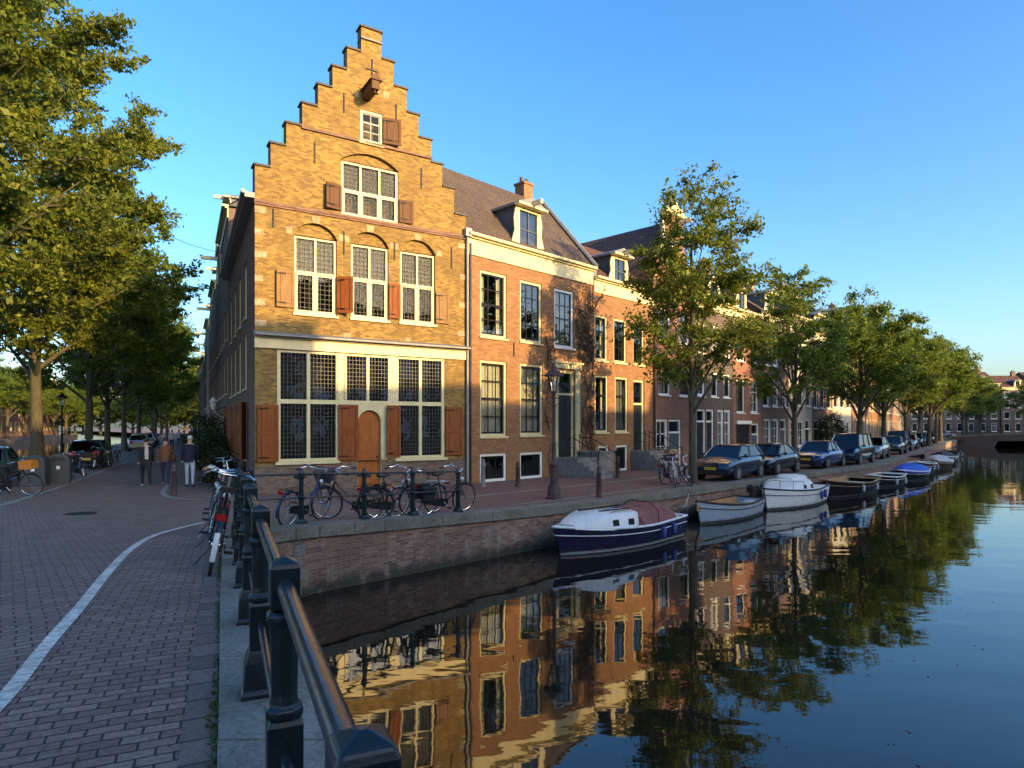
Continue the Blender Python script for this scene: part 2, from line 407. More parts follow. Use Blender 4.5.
def car_paint(name, c, metal=.35): return paint(name, c, .22, .08, metal=metal, coat=.8)
M['car_navy'] = car_paint('navy car paint', (.012,.02,.05))
M['car_black'] = car_paint('black car paint', (.012,.013,.017))
M['car_blue'] = car_paint('blue car paint', (.02,.05,.16))
M['car_silver'] = car_paint('silver car paint', (.38,.39,.41), .6)
M['car_white'] = car_paint('white car paint', (.62,.62,.6), 0)
M['car_teal'] = car_paint('teal car paint', (.03,.07,.075))
M['car_trim'] = paint('black car trim', (.015,.015,.015), .5)

def boat_paint(name, c, rough, spec=.4):
    m, nt, bs = newmat(name); tc = nd(nt, 'ShaderNodeTexCoord')
    mp = nd(nt, 'ShaderNodeMapping'); mp.inputs['Scale'].default_value = (5,5,.8); nt.links.new(tc.outputs['Object'], mp.inputs[0])
    st = noise(nt, 1.6, 6, .7, mp.outputs[0]); n = noise(nt, 5, 5, .65, tc.outputs['Object'])
    k = ramp(nt, st.outputs[0], [(.48,(0,0,0)),(.75,(.5,.5,.5))]); c1 = mixc(nt, k.outputs[0], c, tuple(x*.5+.03 for x in c))
    sp = nd(nt, 'ShaderNodeSeparateXYZ'); nt.links.new(tc.outputs['Object'], sp.inputs[0])
    mm = nd(nt, 'ShaderNodeMath', operation='MULTIPLY_ADD'); mm.inputs[1].default_value = -.22; nt.links.new(n.outputs[0], mm.inputs[0]); nt.links.new(sp.outputs[2], mm.inputs[2])
    mr = nd(nt, 'ShaderNodeMapRange'); mr.inputs['From Min'].default_value = -.06; mr.inputs['From Max'].default_value = .05; mr.inputs['To Min'].default_value = .8; mr.inputs['To Max'].default_value = 0
    nt.links.new(mm.outputs[0], mr.inputs[0]); c2 = mixc(nt, mr.outputs[0], c1, (.05,.05,.03))
    nt.links.new(c2, bs.inputs['Base Color']); bs.inputs['Specular IOR Level'].default_value = spec
    rr = ramp(nt, n.outputs[0], [(.3,(rough*.8,)*3),(.7,(min(1,rough*1.5),)*3)]); nt.links.new(rr.outputs[0], bs.inputs['Roughness']); return m
M['gel_white'] = boat_paint('white gelcoat', (.80,.78,.72), .35); M['gel_navy'] = boat_paint('navy gelcoat', (.006,.007,.04), .38, .3); M['gel_pale'] = boat_paint('pale blue boat paint', (.34,.41,.47), .45)
# water: dark canal, nearly mirror calm, long slow ripples
m, nt, bs = newmat('canal water')
bs.inputs['Base Color'].default_value = (.013,.011,.006,1); bs.inputs['Roughness'].default_value = .025
bs.inputs['IOR'].default_value = 1.58; bs.inputs['Specular IOR Level'].default_value = .5
tc = nd(nt, 'ShaderNodeTexCoord'); mp = nd(nt, 'ShaderNodeMapping'); mp.inputs['Rotation'].default_value = (0,0,R(20)); mp.inputs['Scale'].default_value = (.55,1.15,1)
nt.links.new(tc.outputs['Object'], mp.inputs[0])
n1 = noise(nt, .9, 2, .45, mp.outputs[0]); n2 = noise(nt, 4.0, 2, .5, mp.outputs[0])
ma = nd(nt, 'ShaderNodeMath', operation='MULTIPLY_ADD'); ma.inputs[1].default_value = .12
nt.links.new(n2.outputs[0], ma.inputs[0]); nt.links.new(n1.outputs[0], ma.inputs[2])
bump(nt, bs, ma.outputs[0], .235, .037)
M['water'] = m

# ------------------------------------------------------------------ terrain
def _g(Y):
    t = min(1, max(0, (abs(Y+1) - 6.0)/13.5))
    return .6*(1 - (.5*t + .5*t*t*(3-2*t)))
def gz(Y):
    k = math.floor(Y/.5); a, b = _g(k*.5), _g(k*.5+.5); t = Y/.5 - k
    return a*(1-t) + b*t
def W(px, py, lift=0.0):
    """point of the street seen at a pixel of the photograph"""
    a = (px-512)/FPX; b = (425-py)/FPX; Y = 20.0
    for _ in range(60): Y = .5*Y + .5*(EYE - gz(Y) - lift)/max(1e-4, -b)
    return Vector((a*Y, Y, gz(Y)+lift))
QD = Vector((.705,.709,0)).normalized(); QN = Vector((-QD.y, QD.x, 0)); Q0 = Vector((-3.75,12.1,0))
def Q(t, inn=0.0):
    p = Q0 + QD*t + QN*inn; p.z = gz(p.y); return p
EDGE = [(7.2,-15.07), (.08,1.0), (-4.3,10.9), (-3.75,12.1), (Q0.x+QD.x*34, Q0.y+QD.y*34), (33,52.5), (47,72), (65,95)]
def xr(Y):
    if Y >= 95: return 320.0
    for (x0,y0),(x1,y1) in zip(EDGE, EDGE[1:]):
        if y0 <= Y <= y1: return x0 + (x1-x0)*(Y-y0)/(y1-y0)
    return EDGE[0][0]
def xl(Y): return -60.0 if Y < 12 else -18.6 - .462*(Y-16.6)
def ground_sheet(name, rows, mat, off=0.0, nx=1):
    """rows: list of (Y, xa, xb)"""
    mb = MB()
    for (Y0,a0,b0),(Y1,a1,b1) in zip(rows, rows[1:]):
        for i in range(nx):
            f0, f1 = i/nx, (i+1)/nx
            mb.quad((a0+(b0-a0)*f0,Y0,gz(Y0)+off),(a0+(b0-a0)*f1,Y0,gz(Y0)+off),(a1+(b1-a1)*f1,Y1,gz(Y1)+off),(a1+(b1-a1)*f0,Y1,gz(Y1)+off))
    return struct(mb.build(name, mat))
ys = sorted(set([-15.0+.5*i for i in range(230)] + [10.9,12.1] + [p[1] for p in EDGE if -15 < p[1] < 95]))
ys = [y for y in ys if y <= 95] + [95.01, 110, 150, 420]
ground_sheet('street_paving', [(Y, xl(Y) if Y < 200 else -300, xr(Y)) for Y in ys], M['paving'])
mb = MB(); mb.quad((-300,-80,WATER),(400,-80,WATER),(400,420,WATER),(-300,420,WATER)); struct(mb.build('canal_water', M['water']))
# opposite banks
mb = MB()
ob = [Q0 - QN*25 + QD*t for t in (-14, 0, 34)] + [Vector((33,52.5,0))+Vector((.79,-.62,0))*25, Vector((47,72,0))+Vector((.80,-.6,0))*25, Vector((65,95,0))+Vector((.78,-.61,0))*25]
far = [p + Vector((70,-60,0)) for p in ob]
for i in range(len(ob)-1):
    mb.quad(ob[i], far[i], far[i+1], ob[i+1]); mb.quad((ob[i].x,ob[i].y,WATER-.3), (ob[i].x,ob[i].y,0), (ob[i+1].x,ob[i+1].y,0), (ob[i+1].x,ob[i+1].y,WATER-.3))
mb.quad((-40,-70,0),(80,-70,0),ob[0],(-40,ob[0].y,0))
struct(mb.build('opposite_bank_ground', M['paving']))
mb = MB()
def xll(Y): return xl(max(Y,12.01)) - 20
mb.quad((-300,12,0),(xll(12),12,0),(xll(150),150,0),(-300,150,0)); mb.quad((xll(12),12,WATER-.3),(xll(150),150,WATER-.3),(xll(150),150,0),(xll(12),12,0))
mb.quad((-300,-20,0),(-60,-20,0),(-60,12,0),(-300,12,0))
struct(mb.build('left_bank_ground', M['paving']))

# sun direction
SUN = Vector((.759,-.651,0)).normalized(); ELEV = R(13.5)
# ------------------------------------------------------------------ strips on the ground
def bx(Y): return .08 - .443*(Y-1)      # outer edge of the bridge kerb
def strip(name, left, right, mat, off, y0, y1, thick=0.0):
    """left/right: functions of Y giving X"""
    k0 = math.floor(y0/.5)+1; rows = [y0] + [k*.5 for k in range(k0, int(math.ceil(y1/.5)))] + [y1]
    mb = MB()
    for a, b in zip(rows, rows[1:]):
        za, zb = gz(a)+off, gz(b)+off
        mb.quad((left(a),a,za),(right(a),a,za),(right(b),b,zb),(left(b),b,zb))
        if thick:
            mb.quad((left(a),a,za-thick),(left(a),a,za),(left(b),b,zb),(left(b),b,zb-thick))
            mb.quad((right(a),a,za),(right(a),a,za-thick),(right(b),b,zb-thick),(right(b),b,zb))
    return struct(mb.build(name, mat))
KH = .035
mb = MB(); yk = -14.5; rk_ = random.Random(2)
while yk < 10.88:
    ye = min(10.9, yk + rk_.uniform(1.0,1.45)); dz = rk_.uniform(-.006,.006); dx = rk_.uniform(-.008,.008)
    cuts = [yk+.006] + [k*.5 for k in range(math.floor(yk/.5)+1, math.ceil(ye/.5))] + [ye-.006]
    for a, b in zip(cuts, cuts[1:]):
        za, zb = gz(a)+KH+dz, gz(b)+KH+dz; l0, l1, r0, r1 = bx(a)-.56+dx, bx(b)-.56+dx, bx(a)+dx, bx(b)+dx
        mb.quad((l0,a,za),(r0,a,za),(r1,b,zb),(l1,b,zb)); mb.quad((l0,a,za-.06),(l0,a,za),(l1,b,zb),(l1,b,zb-.06)); mb.quad((r0,a,za),(r0,a,za-.4),(r1,b,zb-.4),(r1,b,zb))
    for y_, s_ in ((cuts[0],1),(cuts[-1],-1)):
        z_ = gz(y_)+KH+dz; mb.quad((bx(y_)-.56+dx,y_,z_),(bx(y_)+dx,y_,z_),(bx(y_)+dx,y_,z_-.06),(bx(y_)-.56+dx,y_,z_-.06))
    yk = ye
struct(mb.build('granite_kerb', M['granite']))
strip('gutter', lambda y: bx(y)-.74, lambda y: bx(y)-.56, M['gutter_brick'], .010, -14.5, 10.9)
# white line of stones: centre from the photo
wl = [W(*p) for p in ((-70,770),(2,702),(42,652),(80,608),(108,573),(133,548),(160,534),(205,522.5))]
def poly_at(pts, y):
    for a, b in zip(pts, pts[1:]):
        if a.y <= y <= b.y: return a.x + (b.x-a.x)*(y-a.y)/max(1e-6, b.y-a.y)
    return pts[0].x if y < pts[0].y else pts[-1].x
def smooth_pts(pts, n=6):
    out = []
    for i in range(len(pts)-1):
        p0 = pts[max(i-1,0)]; p1 = pts[i]; p2 = pts[i+1]; p3 = pts[min(i+2,len(pts)-1)]
        for k in range(n):
            t = k/n
            out.append(.5*((2*p1)+(p2-p0)*t+(2*p0-5*p1+4*p2-p3)*t*t+(3*p1-p0-3*p2+p3)*t*t*t))
    out.append(pts[-1]); return out
wls = smooth_pts(wl)
ext = [Vector((wls[0].x-.3, -6, 0))] + wls
strip('footpath', lambda y: poly_at(ext, y), lambda y: bx(y)-.74, M['path_brick'], .005, wls[0].y, min(wls[-1].y, 10.8))
def ribbon(name, pts, w, mat, off, thick=0.0, gap=0.0):
    mb = MB(); n = len(pts); acc = 0
    L = []; Rr = []
    for i in range(n):
        t = (pts[min(i+1,n-1)] - pts[max(i-1,0)]); t.z = 0; t.normalize(); s = Vector((-t.y, t.x, 0))*w/2
        a = pts[i]+s; b = pts[i]-s
        L.append((a.x,a.y,gz(a.y)+off)); Rr.append((b.x,b.y,gz(b.y)+off))
    for i in range(n-1):
        mb.quad(Rr[i], Rr[i+1], L[i+1], L[i])
        if thick:
            for S in (L, Rr):
                a, b = S[i], S[i+1]; mb.quad(a, b, (b[0],b[1],b[2]-thick), (a[0],a[1],a[2]-thick))
    return struct(mb.build(name, mat))
def resample(pts, step):
    out = [pts[0].copy()]
    for a, b in zip(pts, pts[1:]):
        n = max(1, int((b-a).length/step))
        for k in range(1, n+1): out.append(a.lerp(b, k/n))
    return out
mb = MB()
acc = resample(wls, .34)
for i in range(0, len(acc)-1):
    a, b = acc[i], acc[i+1]; d = b-a; d.z = 0
    if d.length < .1: continue
    d.normalize(); s = Vector((-d.y,d.x,0))*.05; e = d*.004
    q = [a+e-s, b-e-s, b-e+s, a+e+s]
    mb.quad(*[(p.x,p.y,gz(p.y)+.011) for p in q])
struct(mb.build('road_marking', M['white_line']))
# kerb line at the left side of the street, a corner kerb by the bollard, kerbs on the quay
lk = [W(*p) for p in ((-60,527),(0,505.5),(55,489),(100,472),(130,461))] 
ribbon('kerb_line', resample(lk, .5), .18, M['kerb'], .012)
ck = [W(*p) for p in ((177,474),(164,490),(166,496),(180,499),(225,500),(262,500))]
ribbon('kerb_line', resample(smooth_pts(ck,4), .4), .16, M['kerb'], .012)
ribbon('footpath', resample([Q(4,5.4), Q(60,5.4)], .5), 3.2, M['quay_paving'], .006)
ribbon('kerb_line', resample([Q(3.2,3.72), Q(60,3.72)], .5), .16, M['kerb'], .010)
ribbon('kerb_line', resample([Q(6.5,1.25), Q(16,1.25)], .5), .14, M['kerb'], .012)
ribbon('quay_road', resample([Q(4,2.5), Q(60,2.5)], .5), 2.3, M['quay_paving'], .005)

# ------------------------------------------------------------------ quay wall, bridge side
def wall_path(pts, off_top, name, label, coping=True, inward=.45, ch=.22):
    mb = MB(); n = len(pts)
    for i in range(n-1):
        a, b = pts[i], pts[i+1]
        mb.quad((b.x,b.y,WATER-.6),(a.x,a.y,WATER-.6),(a.x,a.y,a.z+off_top),(b.x,b.y,b.z+off_top))
    root = tag(mb.build(name, M['quay_brick']), label, 'quay wall')
    # wall UV along the path
    me = root.data; ul = me.uv_layers[0].data; s = 0
    for i in range(n-1):
        l = (pts[i+1]-pts[i]).length; p = me.polygons[i]
        for k, li in enumerate(p.loop_indices):
            z = me.vertices[me.loops[li].vertex_index].co.z
            ul[li].uv = (s + (l if k in (0,3) else 0), z)
        s += l
    if coping:
        mc = MB(); out = .07
        N = []
        for i in range(n):
            t = (pts[min(i+1,n-1)] - pts[max(i-1,0)]); t.z = 0; t.normalize(); N.append(Vector((-t.y,t.x,0)))
        for i in range(n-1):
            a, b = pts[i], pts[i+1]; na, nb = N[i], N[i+1]
            d = (b-a).normalized()*.006
            ao, bo = a-na*out+d, b-nb*out-d; ai, bi = a+na*inward+d, b+nb*inward-d
            za, zb = a.z+off_top, b.z+off_top; t = ch
            vs = [(ao.x,ao.y,za-t),(bo.x,bo.y,zb-t),(bi.x,bi.y,zb-t),(ai.x,ai.y,za-t),(ao.x,ao.y,za),(bo.x,bo.y,zb),(bi.x,bi.y,zb),(ai.x,ai.y,za)]
            mc.add(vs, [(0,1,5,4),(4,5,6,7),(3,7,6,2),(0,4,7,3),(1,2,6,5)])
        mc.build('coping', M['coping'], root, bevel=.012)
    return root
qp = [Vector((-4.3,10.9,gz(10.9)+.02)), Vector((-3.95,11.75,gz(11.75))), Q(.15), Q(.9)] + [Q(1.6+1.5*i) for i in range(22)]
qp = [p for p in qp if p.y < 36] + [Vector((Q0.x+QD.x*34, Q0.y+QD.y*34, 0))]
a = qp[-1]
for b in (Vector((33,52.5,0)), Vector((47,72,0)), Vector((65,95,0))):
    n = int((b-a).length/3)
    for k in range(1, n+1): qp.append(a.lerp(b, k/n))
    a = b
QW = wall_path(qp, .05, 'quay_wall', 'worn red brick quay wall with pale stone coping along the row of moored boats')
mb = MB()
for i in range(5):
    z0 = -.9+i*.235; w = .26 if i % 2 else .17
    p = Vector((-3.95,11.75,0)); dd = (Q(.15)-p); dd.z = 0; dd.normalize(); nn = Vector((dd.y,-dd.x,0))
    T = Matrix(((dd.x,-nn.x,0,p.x),(dd.y,-nn.y,0,p.y),(0,0,1,0),(0,0,0,1)))
    mb.box(0,-.012,z0,w,.05,z0+.21,M=T)
mb.build('corner_stones', M['grey_stone'], QW, bevel=.01)
mb = MB()
for i in range(-28, 22):
    y0, y1 = i*.5, i*.5+.5
    if y1 > 10.9: y1 = 10.9
    mb.quad((bx(y0)-.06,y0,WATER-.5),(bx(y1)-.06,y1,WATER-.5),(bx(y1)-.06,y1,gz(y1)-.2),(bx(y0)-.06,y0,gz(y0)-.2))
tag(mb.build('bridge_side_wall', M['quay_brick']), 'brick side of the bridge below the iron railing by the water', 'bridge wall')
# left canal quay wall
mb = MB(); yy = [12.01,30,60,150]
for y0, y1 in zip(yy, yy[1:]): mb.quad((xl(y0),y0,WATER-.5),(xl(y1),y1,WATER-.5),(xl(y1),y1,.0),(xl(y0),y0,.0))
tag(mb.build('quay_wall', M['quay_brick']), 'low brick quay wall of the left canal behind the parked bikes', 'quay wall')
# moss and weeds in the gutter joint
rng = random.Random(4)
mb = MB()
for i in range(520):
    y = 1.9 + 6.5*rng.random()**1.3; x = bx(y)-.565 + rng.gauss(0,.018); z = gz(y)+.012
    if rng.random() < .4 + .4*math.sin(y*3.1): continue
    for k in range(3):
        a = rng.random()*2*PI; L = rng.uniform(.012,.035); w = .006
        dx, dy = math.cos(a), math.sin(a)
        mb.quad((x-dy*w,y+dx*w,z),(x+dy*w,y-dx*w,z),(x+dx*L+dy*w*.4,y+dy*L-dx*w*.4,z+L*.8),(x+dx*L-dy*w*.4,y+dy*L+dx*w*.4,z+L*.8))
tag(mb.build('weeds', M['weed'], uv=False), 'tiny green weeds in the joint beside the granite kerb', 'weeds', kind='stuff')
mb = MB()
for i in range(420):
    y = 1.8 + 9*rng.random(); x = rng.uniform(-5.6,-.6) - .4*(y-2)
    if x > bx(y)-.1: continue
    z = gz(y)+ (.041 if x > bx(y)-.56 else .014); a = rng.random()*PI; L = rng.uniform(.006,.017)
    if rng.random() < .78: L *= .7
    mb.quad(*[(x+L*math.cos(a+q), y+.6*L*math.sin(a+q), z+.003*math.sin(q*2+a)) for q in (0,PI/2,PI,1.5*PI)])
tag(mb.build('fallen_leaves', M['vine'], uv=False), 'small dry leaves and seeds scattered on the brick footpath', 'leaves', kind='stuff')

for px_,py_,l_ in ((80,514,'round dark iron manhole cover in the brick street left of the white line'),):
    p_ = W(px_,py_); mh = MB(); mh.lathe([(.34 if px_ == 80 else .2,0),(.33 if px_ == 80 else .19,.012)],24,0,(0,0,0)); o_ = tag(mh.build('manhole_cover', M['iron']), l_, 'manhole cover'); o_.location = p_+Vector((0,0,.004))
# ------------------------------------------------------------------ railings
def post_mesh(h=1.1, top=.05):
    mb = MB(); q = .5
    s2 = math.sqrt(2)
    mb.lathe([(.11*s2,0),(.11*s2,.03),(.095*s2,.05),(.085*s2,.20),(.07*s2,.25),(.062*s2,.27)], 4, ph=q)          # flared square base
    mb.lathe([(.06*s2,.27),(.06*s2,.52),(.05*s2,.54)], 4, ph=q)
    mb.lathe([(.05,.53),(.068,.545),(.068,.57),(.052,.585),(.047,.62),(.052,h-.24),(.064,h-.225),(.064,h-.20),(.05,h-.185)], 8, ph=q)
    b = top
    mb.lathe([(b*s2*.94,h-.18),(b*s2,h-.165),(b*s2,h-.035),(b*s2*.86,h-.018),(.012,h)], 4, ph=q)
    return mb
dirr = Vector((-.443,1,0)).normalized(); rza = math.atan2(dirr.y, dirr.x)
root = thing('railing', 'dark teal iron bridge railing with stout square capped posts and tubular rails', 'railing', (0,0,0))
posts = []
PY = [-.35, 1.0, 2.3, 3.8, 5.2, 6.5, 7.8, 9.1, 10.35]
p0 = post_mesh().build('post', M['rail'], root, bevel=.006)
tops = []
for i, y in enumerate(PY):
    x = -.23 - .443*(y-1); loc = (x, y, gz(y)+KH); tops.append(Vector(loc))
    if i == 0: p0.location = loc; p0.rotation_euler = (0,0,rza)
    else: dup(p0, root, loc, rza)
pc = Vector((-4.72,11.7,gz(11.7)+.02)); dup(p0, root, pc, rza-.5); tops.append(pc)
for hh, rr in ((1.1-.10, .030), (.41, .021)):
    mb = MB(); mb.tube([t+Vector((0,0,hh)) for t in tops], rr, 12)
    mb.build('rail', M['rail_worn'], root, smooth=True)
def post2():
    mb = MB(); s2 = math.sqrt(2)
    mb.lathe([(.085*s2,0),(.085*s2,.05),(.06*s2,.09)], 4, ph=.5)
    mb.lathe([(.055,.09),(.05,.45),(.062,.47),(.062,.52),(.05,.54),(.045,.86),(.06,.88),(.06,.96),(.03,1.03),(.012,1.06)], 8)
    return mb
root2 = thing('railing', 'thin black iron railing on the quay edge with bicycles leaning behind it', 'railing', (0,0,0))
q0 = post2().build('post', M['rail'], root2)
t2 = []
for i, t in enumerate((0.0, 1.38, 2.6, 3.9)):
    p = Q(t, .36) + Vector((0,0,.05)); t2.append(p)
    if i == 0: q0.location = p; q0.rotation_euler = (0,0,R(45))
    else: dup(q0, root2, p, R(45))
for hh, rr in ((.95,.022),(.5,.016)):
    mb = MB(); mb.tube([pc+Vector((0,0,hh+.02))] + [t+Vector((0,0,hh)) for t in t2], rr, 8); mb.build('rail', M['rail'], root2, smooth=True)

# ------------------------------------------------------------------ house kit
def wall_holes(mb, u0, u1, z0, z1, holes, reveal=.12, mi=0, ri=0, y=0.0, inside=None):
    us = sorted(set([u0,u1]+[h[0] for h in holes]+[h[1] for h in holes])); us = [u for u in us if u0-1e-6 <= u <= u1+1e-6]
    zs = sorted(set([z0,z1]+[h[2] for h in holes]+[h[3] for h in holes])); zs = [z for z in zs if z0-1e-6 <= z <= z1+1e-6]
    if inside:
        us = sorted(set(us + inside[0])); zs = sorted(set(zs + inside[1]))
    for a, b in zip(us, us[1:]):
        for c, d in zip(zs, zs[1:]):
            if b-a < 1e-5 or d-c < 1e-5: continue
            um, zm = (a+b)/2, (c+d)/2
            if any(h[0] < um < h[1] and h[2] < zm < h[3] for h in holes): continue
            if inside and not inside[2](um, zm): continue
            mb.quad((a,y,c),(b,y,c),(b,y,d),(a,y,d), mi)
    for h in holes:
        a, b, c, d = h[:4]; r = h[4] if len(h) > 4 else reveal
        mb.quad((a,y,c),(a,y,d),(a,y+r,d),(a,y+r,c), ri); mb.quad((b,y,c),(b,y+r,c),(b,y+r,d),(b,y,d), ri)
        mb.quad((a,y,d),(b,y,d),(b,y+r,d),(a,y+r,d), ri); mb.quad((a,y,c),(a,y+r,c),(b,y+r,c),(b,y,c), ri)
def window(root, u0, u1, z0, z1, nx=2, nz=3, frame='cream', bars='cream', fw=.09, bw=.035, y=.07, curtain=None, sill=True, pane='pane', split=None, lead=None, proud=0.0, rng=random.Random(1), sub=True):
    """one sash window; split: list of mullion (u) / transom (z) bars as thick as the frame"""
    mb = MB()
    ya, yb = y-.03-proud, y+.06
    mb.box(u0,ya,z0,u0+fw,yb,z1,0); mb.box(u1-fw,ya,z0,u1,yb,z1,0)
    mb.box(u0+fw,ya,z1-fw,u1-fw,yb,z1,0); mb.box(u0+fw,ya,z0,u1-fw,yb,z0+fw,0)
    a, b, c, d = u0+fw, u1-fw, z0+fw, z1-fw
    for k, val in (split or []):
        w2 = fw*.42
        if k == 'u': mb.box(val-w2, ya+.004, c, val+w2, yb-.003, d, 0)
        else: mb.box(a, ya+.008, val-w2, b, yb-.006, val+w2, 0)
    yc = y+.012
    if nx or nz:
        # sash border in the bar colour, a thick meeting rail and thin bars
        mb.box(a,yc,c,a+bw,yc+.04,d,1); mb.box(b-bw,yc,c,b,yc+.04,d,1); mb.box(a+bw,yc,d-bw,b-bw,yc+.04,d,1); mb.box(a+bw,yc,c,b-bw,yc+.04,c+bw*1.4,1)
        for i in range(1, nx):
            x = a+(b-a)*i/nx; mb.box(x-bw*.4,yc+.004,c+bw,x+bw*.4,yc+.036,d-bw,1)
        for j in range(1, nz):
            z = c+(d-c)*j/nz; wz = bw*.75 if (nz == 3 and j == 2) or (nz == 2) or (nz == 4 and j == 2) else bw*.4
            mb.box(a+bw,yc+.002,z-wz,b-bw,yc+.038,z+wz,1)
    w = mb.build('window', [M[frame], M[bars]], root)
    if lead:
        ml = MB(); lx, lz, regs = lead
        for (ra,rb,rc,rd) in regs:
            n = max(1, round((rb-ra)/lx)); q = max(1, round((rd-rc)/lz))
            for i in range(1, n):
                x = ra+(rb-ra)*i/n; ml.box(x-.010,y+.02,rc,x+.010,y+.042,rd)
            for j in range(1, q):
                z = rc+(rd-rc)*j/q; ml.box(ra,y+.019,z-.010,rb,y+.043,z+.010)
        ml.build('lead_came', M['leading'], w)
    mp = MB()
    if sub: mp.quad((a,y+.035,c),(b,y+.035,c),(b,y+.035,d),(a,y+.035,d)); mp.build('pane', M[pane], w)
    if sill:
        ms = MB(); ms.box(u0-.05,-.07,z0-.075,u1+.05,y+.01,z0-.002); ms.build('sill', M['cream' if frame == 'cream' else 'white'], w)
    if curtain and sub:
        mc = MB(); yy = y+.16
        def cur(x0,x1,zz0,zz1):
            n = max(3, int((x1-x0)/.06))
            for i in range(n):
                p, q = x0+(x1-x0)*i/n, x0+(x1-x0)*(i+1)/n
                mc.quad((p,yy+.025*(i%2),zz0),(q,yy+.025*((i+1)%2),zz0),(q,yy+.025*((i+1)%2),zz1),(p,yy+.025*(i%2),zz1))
        if curtain in ('full','net'): cur(a,b,c,d)
        elif curtain == 'top': mc.quad((a,yy,d-(d-c)*.45),(b,yy,d-(d-c)*.45),(b,yy,d),(a,yy,d))
        elif curtain == 'sides': cur(a,a+(b-a)*.24,c,d); cur(b-(b-a)*.24,b,c,d)
        elif curtain == 'low': cur(a,b,c,c+(d-c)*.5)
        mc.build('curtain', M['net' if curtain == 'net' else 'curtain'], w)
    return w
def shutter(root, u0, u1, z0, z1, mat, hinge='l', ang=0.0, panels=1):
    w = u1-u0; mb = MB(); t = .045
    h = z1-z0; f = .085; n = 2 if h > 1.5 else panels
    mb.box(0,-t*.45,0,w,0,h)
    mb.box(0,-t,0,f,-t*.45-.001,h); mb.box(w-f,-t,0,w,-t*.45-.001,h)
    for k in range(n+1):
        c = (h-f)*k/n; mb.box(f,-t+.002,c,w-f,-t*.45-.001,c+f)
    for k in range(n):
        a = f+(h-f)*k/n; b = (h-f)*(k+1)/n
        mb.box(f+.045,-t*.45-.022,a+.045,w-f-.045,-t*.45-.001,b-.045)
    for z in (.12, z1-z0-.14): mb.box(.0,-t-.012,z,w*.5,-t-.002,z+.035,1)
    if hinge == 'r':
        T = Matrix.Translation((u1,-.012,z0)) @ Matrix.Rotation(ang,4,'Z') @ Matrix.Translation((-w,0,0))
    else:
        T = Matrix.Translation((u0,-.012,z0)) @ Matrix.Rotation(-ang,4,'Z')
    o = mb.xform(T).build('shutter', [M[mat], M['iron']], root)
    return o
def gabled_roof_parallel(mb, u0, u1, z_e, z_r, y_e, y_r, y_b, mi=0, over=.12):
    s = (z_r-z_e)/(y_r-y_e)
    mb.quad((u0,y_e,z_e),(u1,y_e,z_e),(u1,y_r,z_r),(u0,y_r,z_r), mi)
    mb.quad((u1,y_b,z_e),(u0,y_b,z_e),(u0,y_r,z_r),(u1,y_r,z_r), mi)
def cornice_boxes(mb, u0, u1, z, h=.45, mi=0):
    mb.box(u0,-.06,z-h,u1,-.0,z-.14,mi); mb.box(u0-.0,-.16,z-.14,u1+.0,.0,z-.07,mi); mb.box(u0-.02,-.30,z-.07,u1+.02,.0,z+.03,mi)
def dormer(root, uc, w, z0, h, y0, frame='cream', style='hood', nz=2, back=1.8, cheek='bluegrey', hoist=True):
    d = MB(); u0, u1 = uc-w/2, uc+w/2
    d.box(u0,y0+.05,z0,u0+.05,y0+back,z0+h,1); d.box(u1-.05,y0+.05,z0,u1,y0+back,z0+h,1)
    d.box(u0+.05,y0+.3,z0,u1-.05,y0+.35,z0+h,3)
    # front frame
    d.box(u0-.06,y0-.02,z0,u0+.14,y0+.05,z0+h,0); d.box(u1-.14,y0-.02,z0,u1+.06,y0+.05,z0+h,0); d.box(u0+.14,y0-.02,z0+h-.14,u1-.14,y0+.05,z0+h,0)
    # scrolled foot
    for s, e in ((-1,u0-.06),(1,u1+.06)):
        d.prism([(e,z0),(e+s*.26,z0),(e+s*.22,z0+h*.18),(e+s*.07,z0+h*.42),(e+s*.12,z0+h*.7),(e+s*.02,z0+h*.95),(e,z0+h*.95)], 'y', y0, y0+.05, 0)
    # little pitched roof
    d.prism([(u0-.16,z0+h),(u1+.16,z0+h),(u1+.16,z0+h+.10),(uc,z0+h+.38),(u0-.16,z0+h+.10)], 'y', y0-.28, y0+back+.3, 2)
    d.prism([(u0-.2,z0+h-.02),(u1+.2,z0+h-.02),(u1+.2,z0+h+.07),(u0-.2,z0+h+.07)], 'y', y0-.32, y0-.02, 0)
    o = d.build('dormer', [M[frame], M[cheek], M['lead'], M['interior']], root)
    a, b, c, e = u0+.14, u1-.14, z0+.06, z0+h-.14
    g = MB(); g.quad((a,y0+.04,c),(b,y0+.04,c),(b,y0+.04,e),(a,y0+.04,e)); g.build('pane', M['pane'], o)
    f = MB(); f.box((a+b)/2-.02,y0+.0,c,(a+b)/2+.02,y0+.036,e)
    for k in range(1,nz): z = c+(e-c)*k/nz; f.box(a,y0+.003,z-.02,b,y0+.033,z+.02)
    f.build('glazing_bar', M['bluegrey'], o)
    if hoist:
        hb = MB(); hb.box(uc-.07,y0-.75,z0+h+.06,uc+.07,y0-.3,z0+h+.24); hb.build('hoist_beam', M[frame], o)
    return o
def chimney(root, u, y, z0, z1, w=.7, d=.6, mat='orange_brick'):
    mb = MB(); mb.box(u-w/2,y-d/2,z0,u+w/2,y+d/2,z1,0); mb.box(u-w/2-.05,y-d/2-.05,z1,u+w/2+.05,y+d/2+.05,z1+.1,0)
    for k in (-.18,.18): mb.lathe([(.1,z1+.1),(.085,z1+.38)],8,1,(u+k,y,0))
    return mb.build('chimney', [M[mat], M['rust']], root)
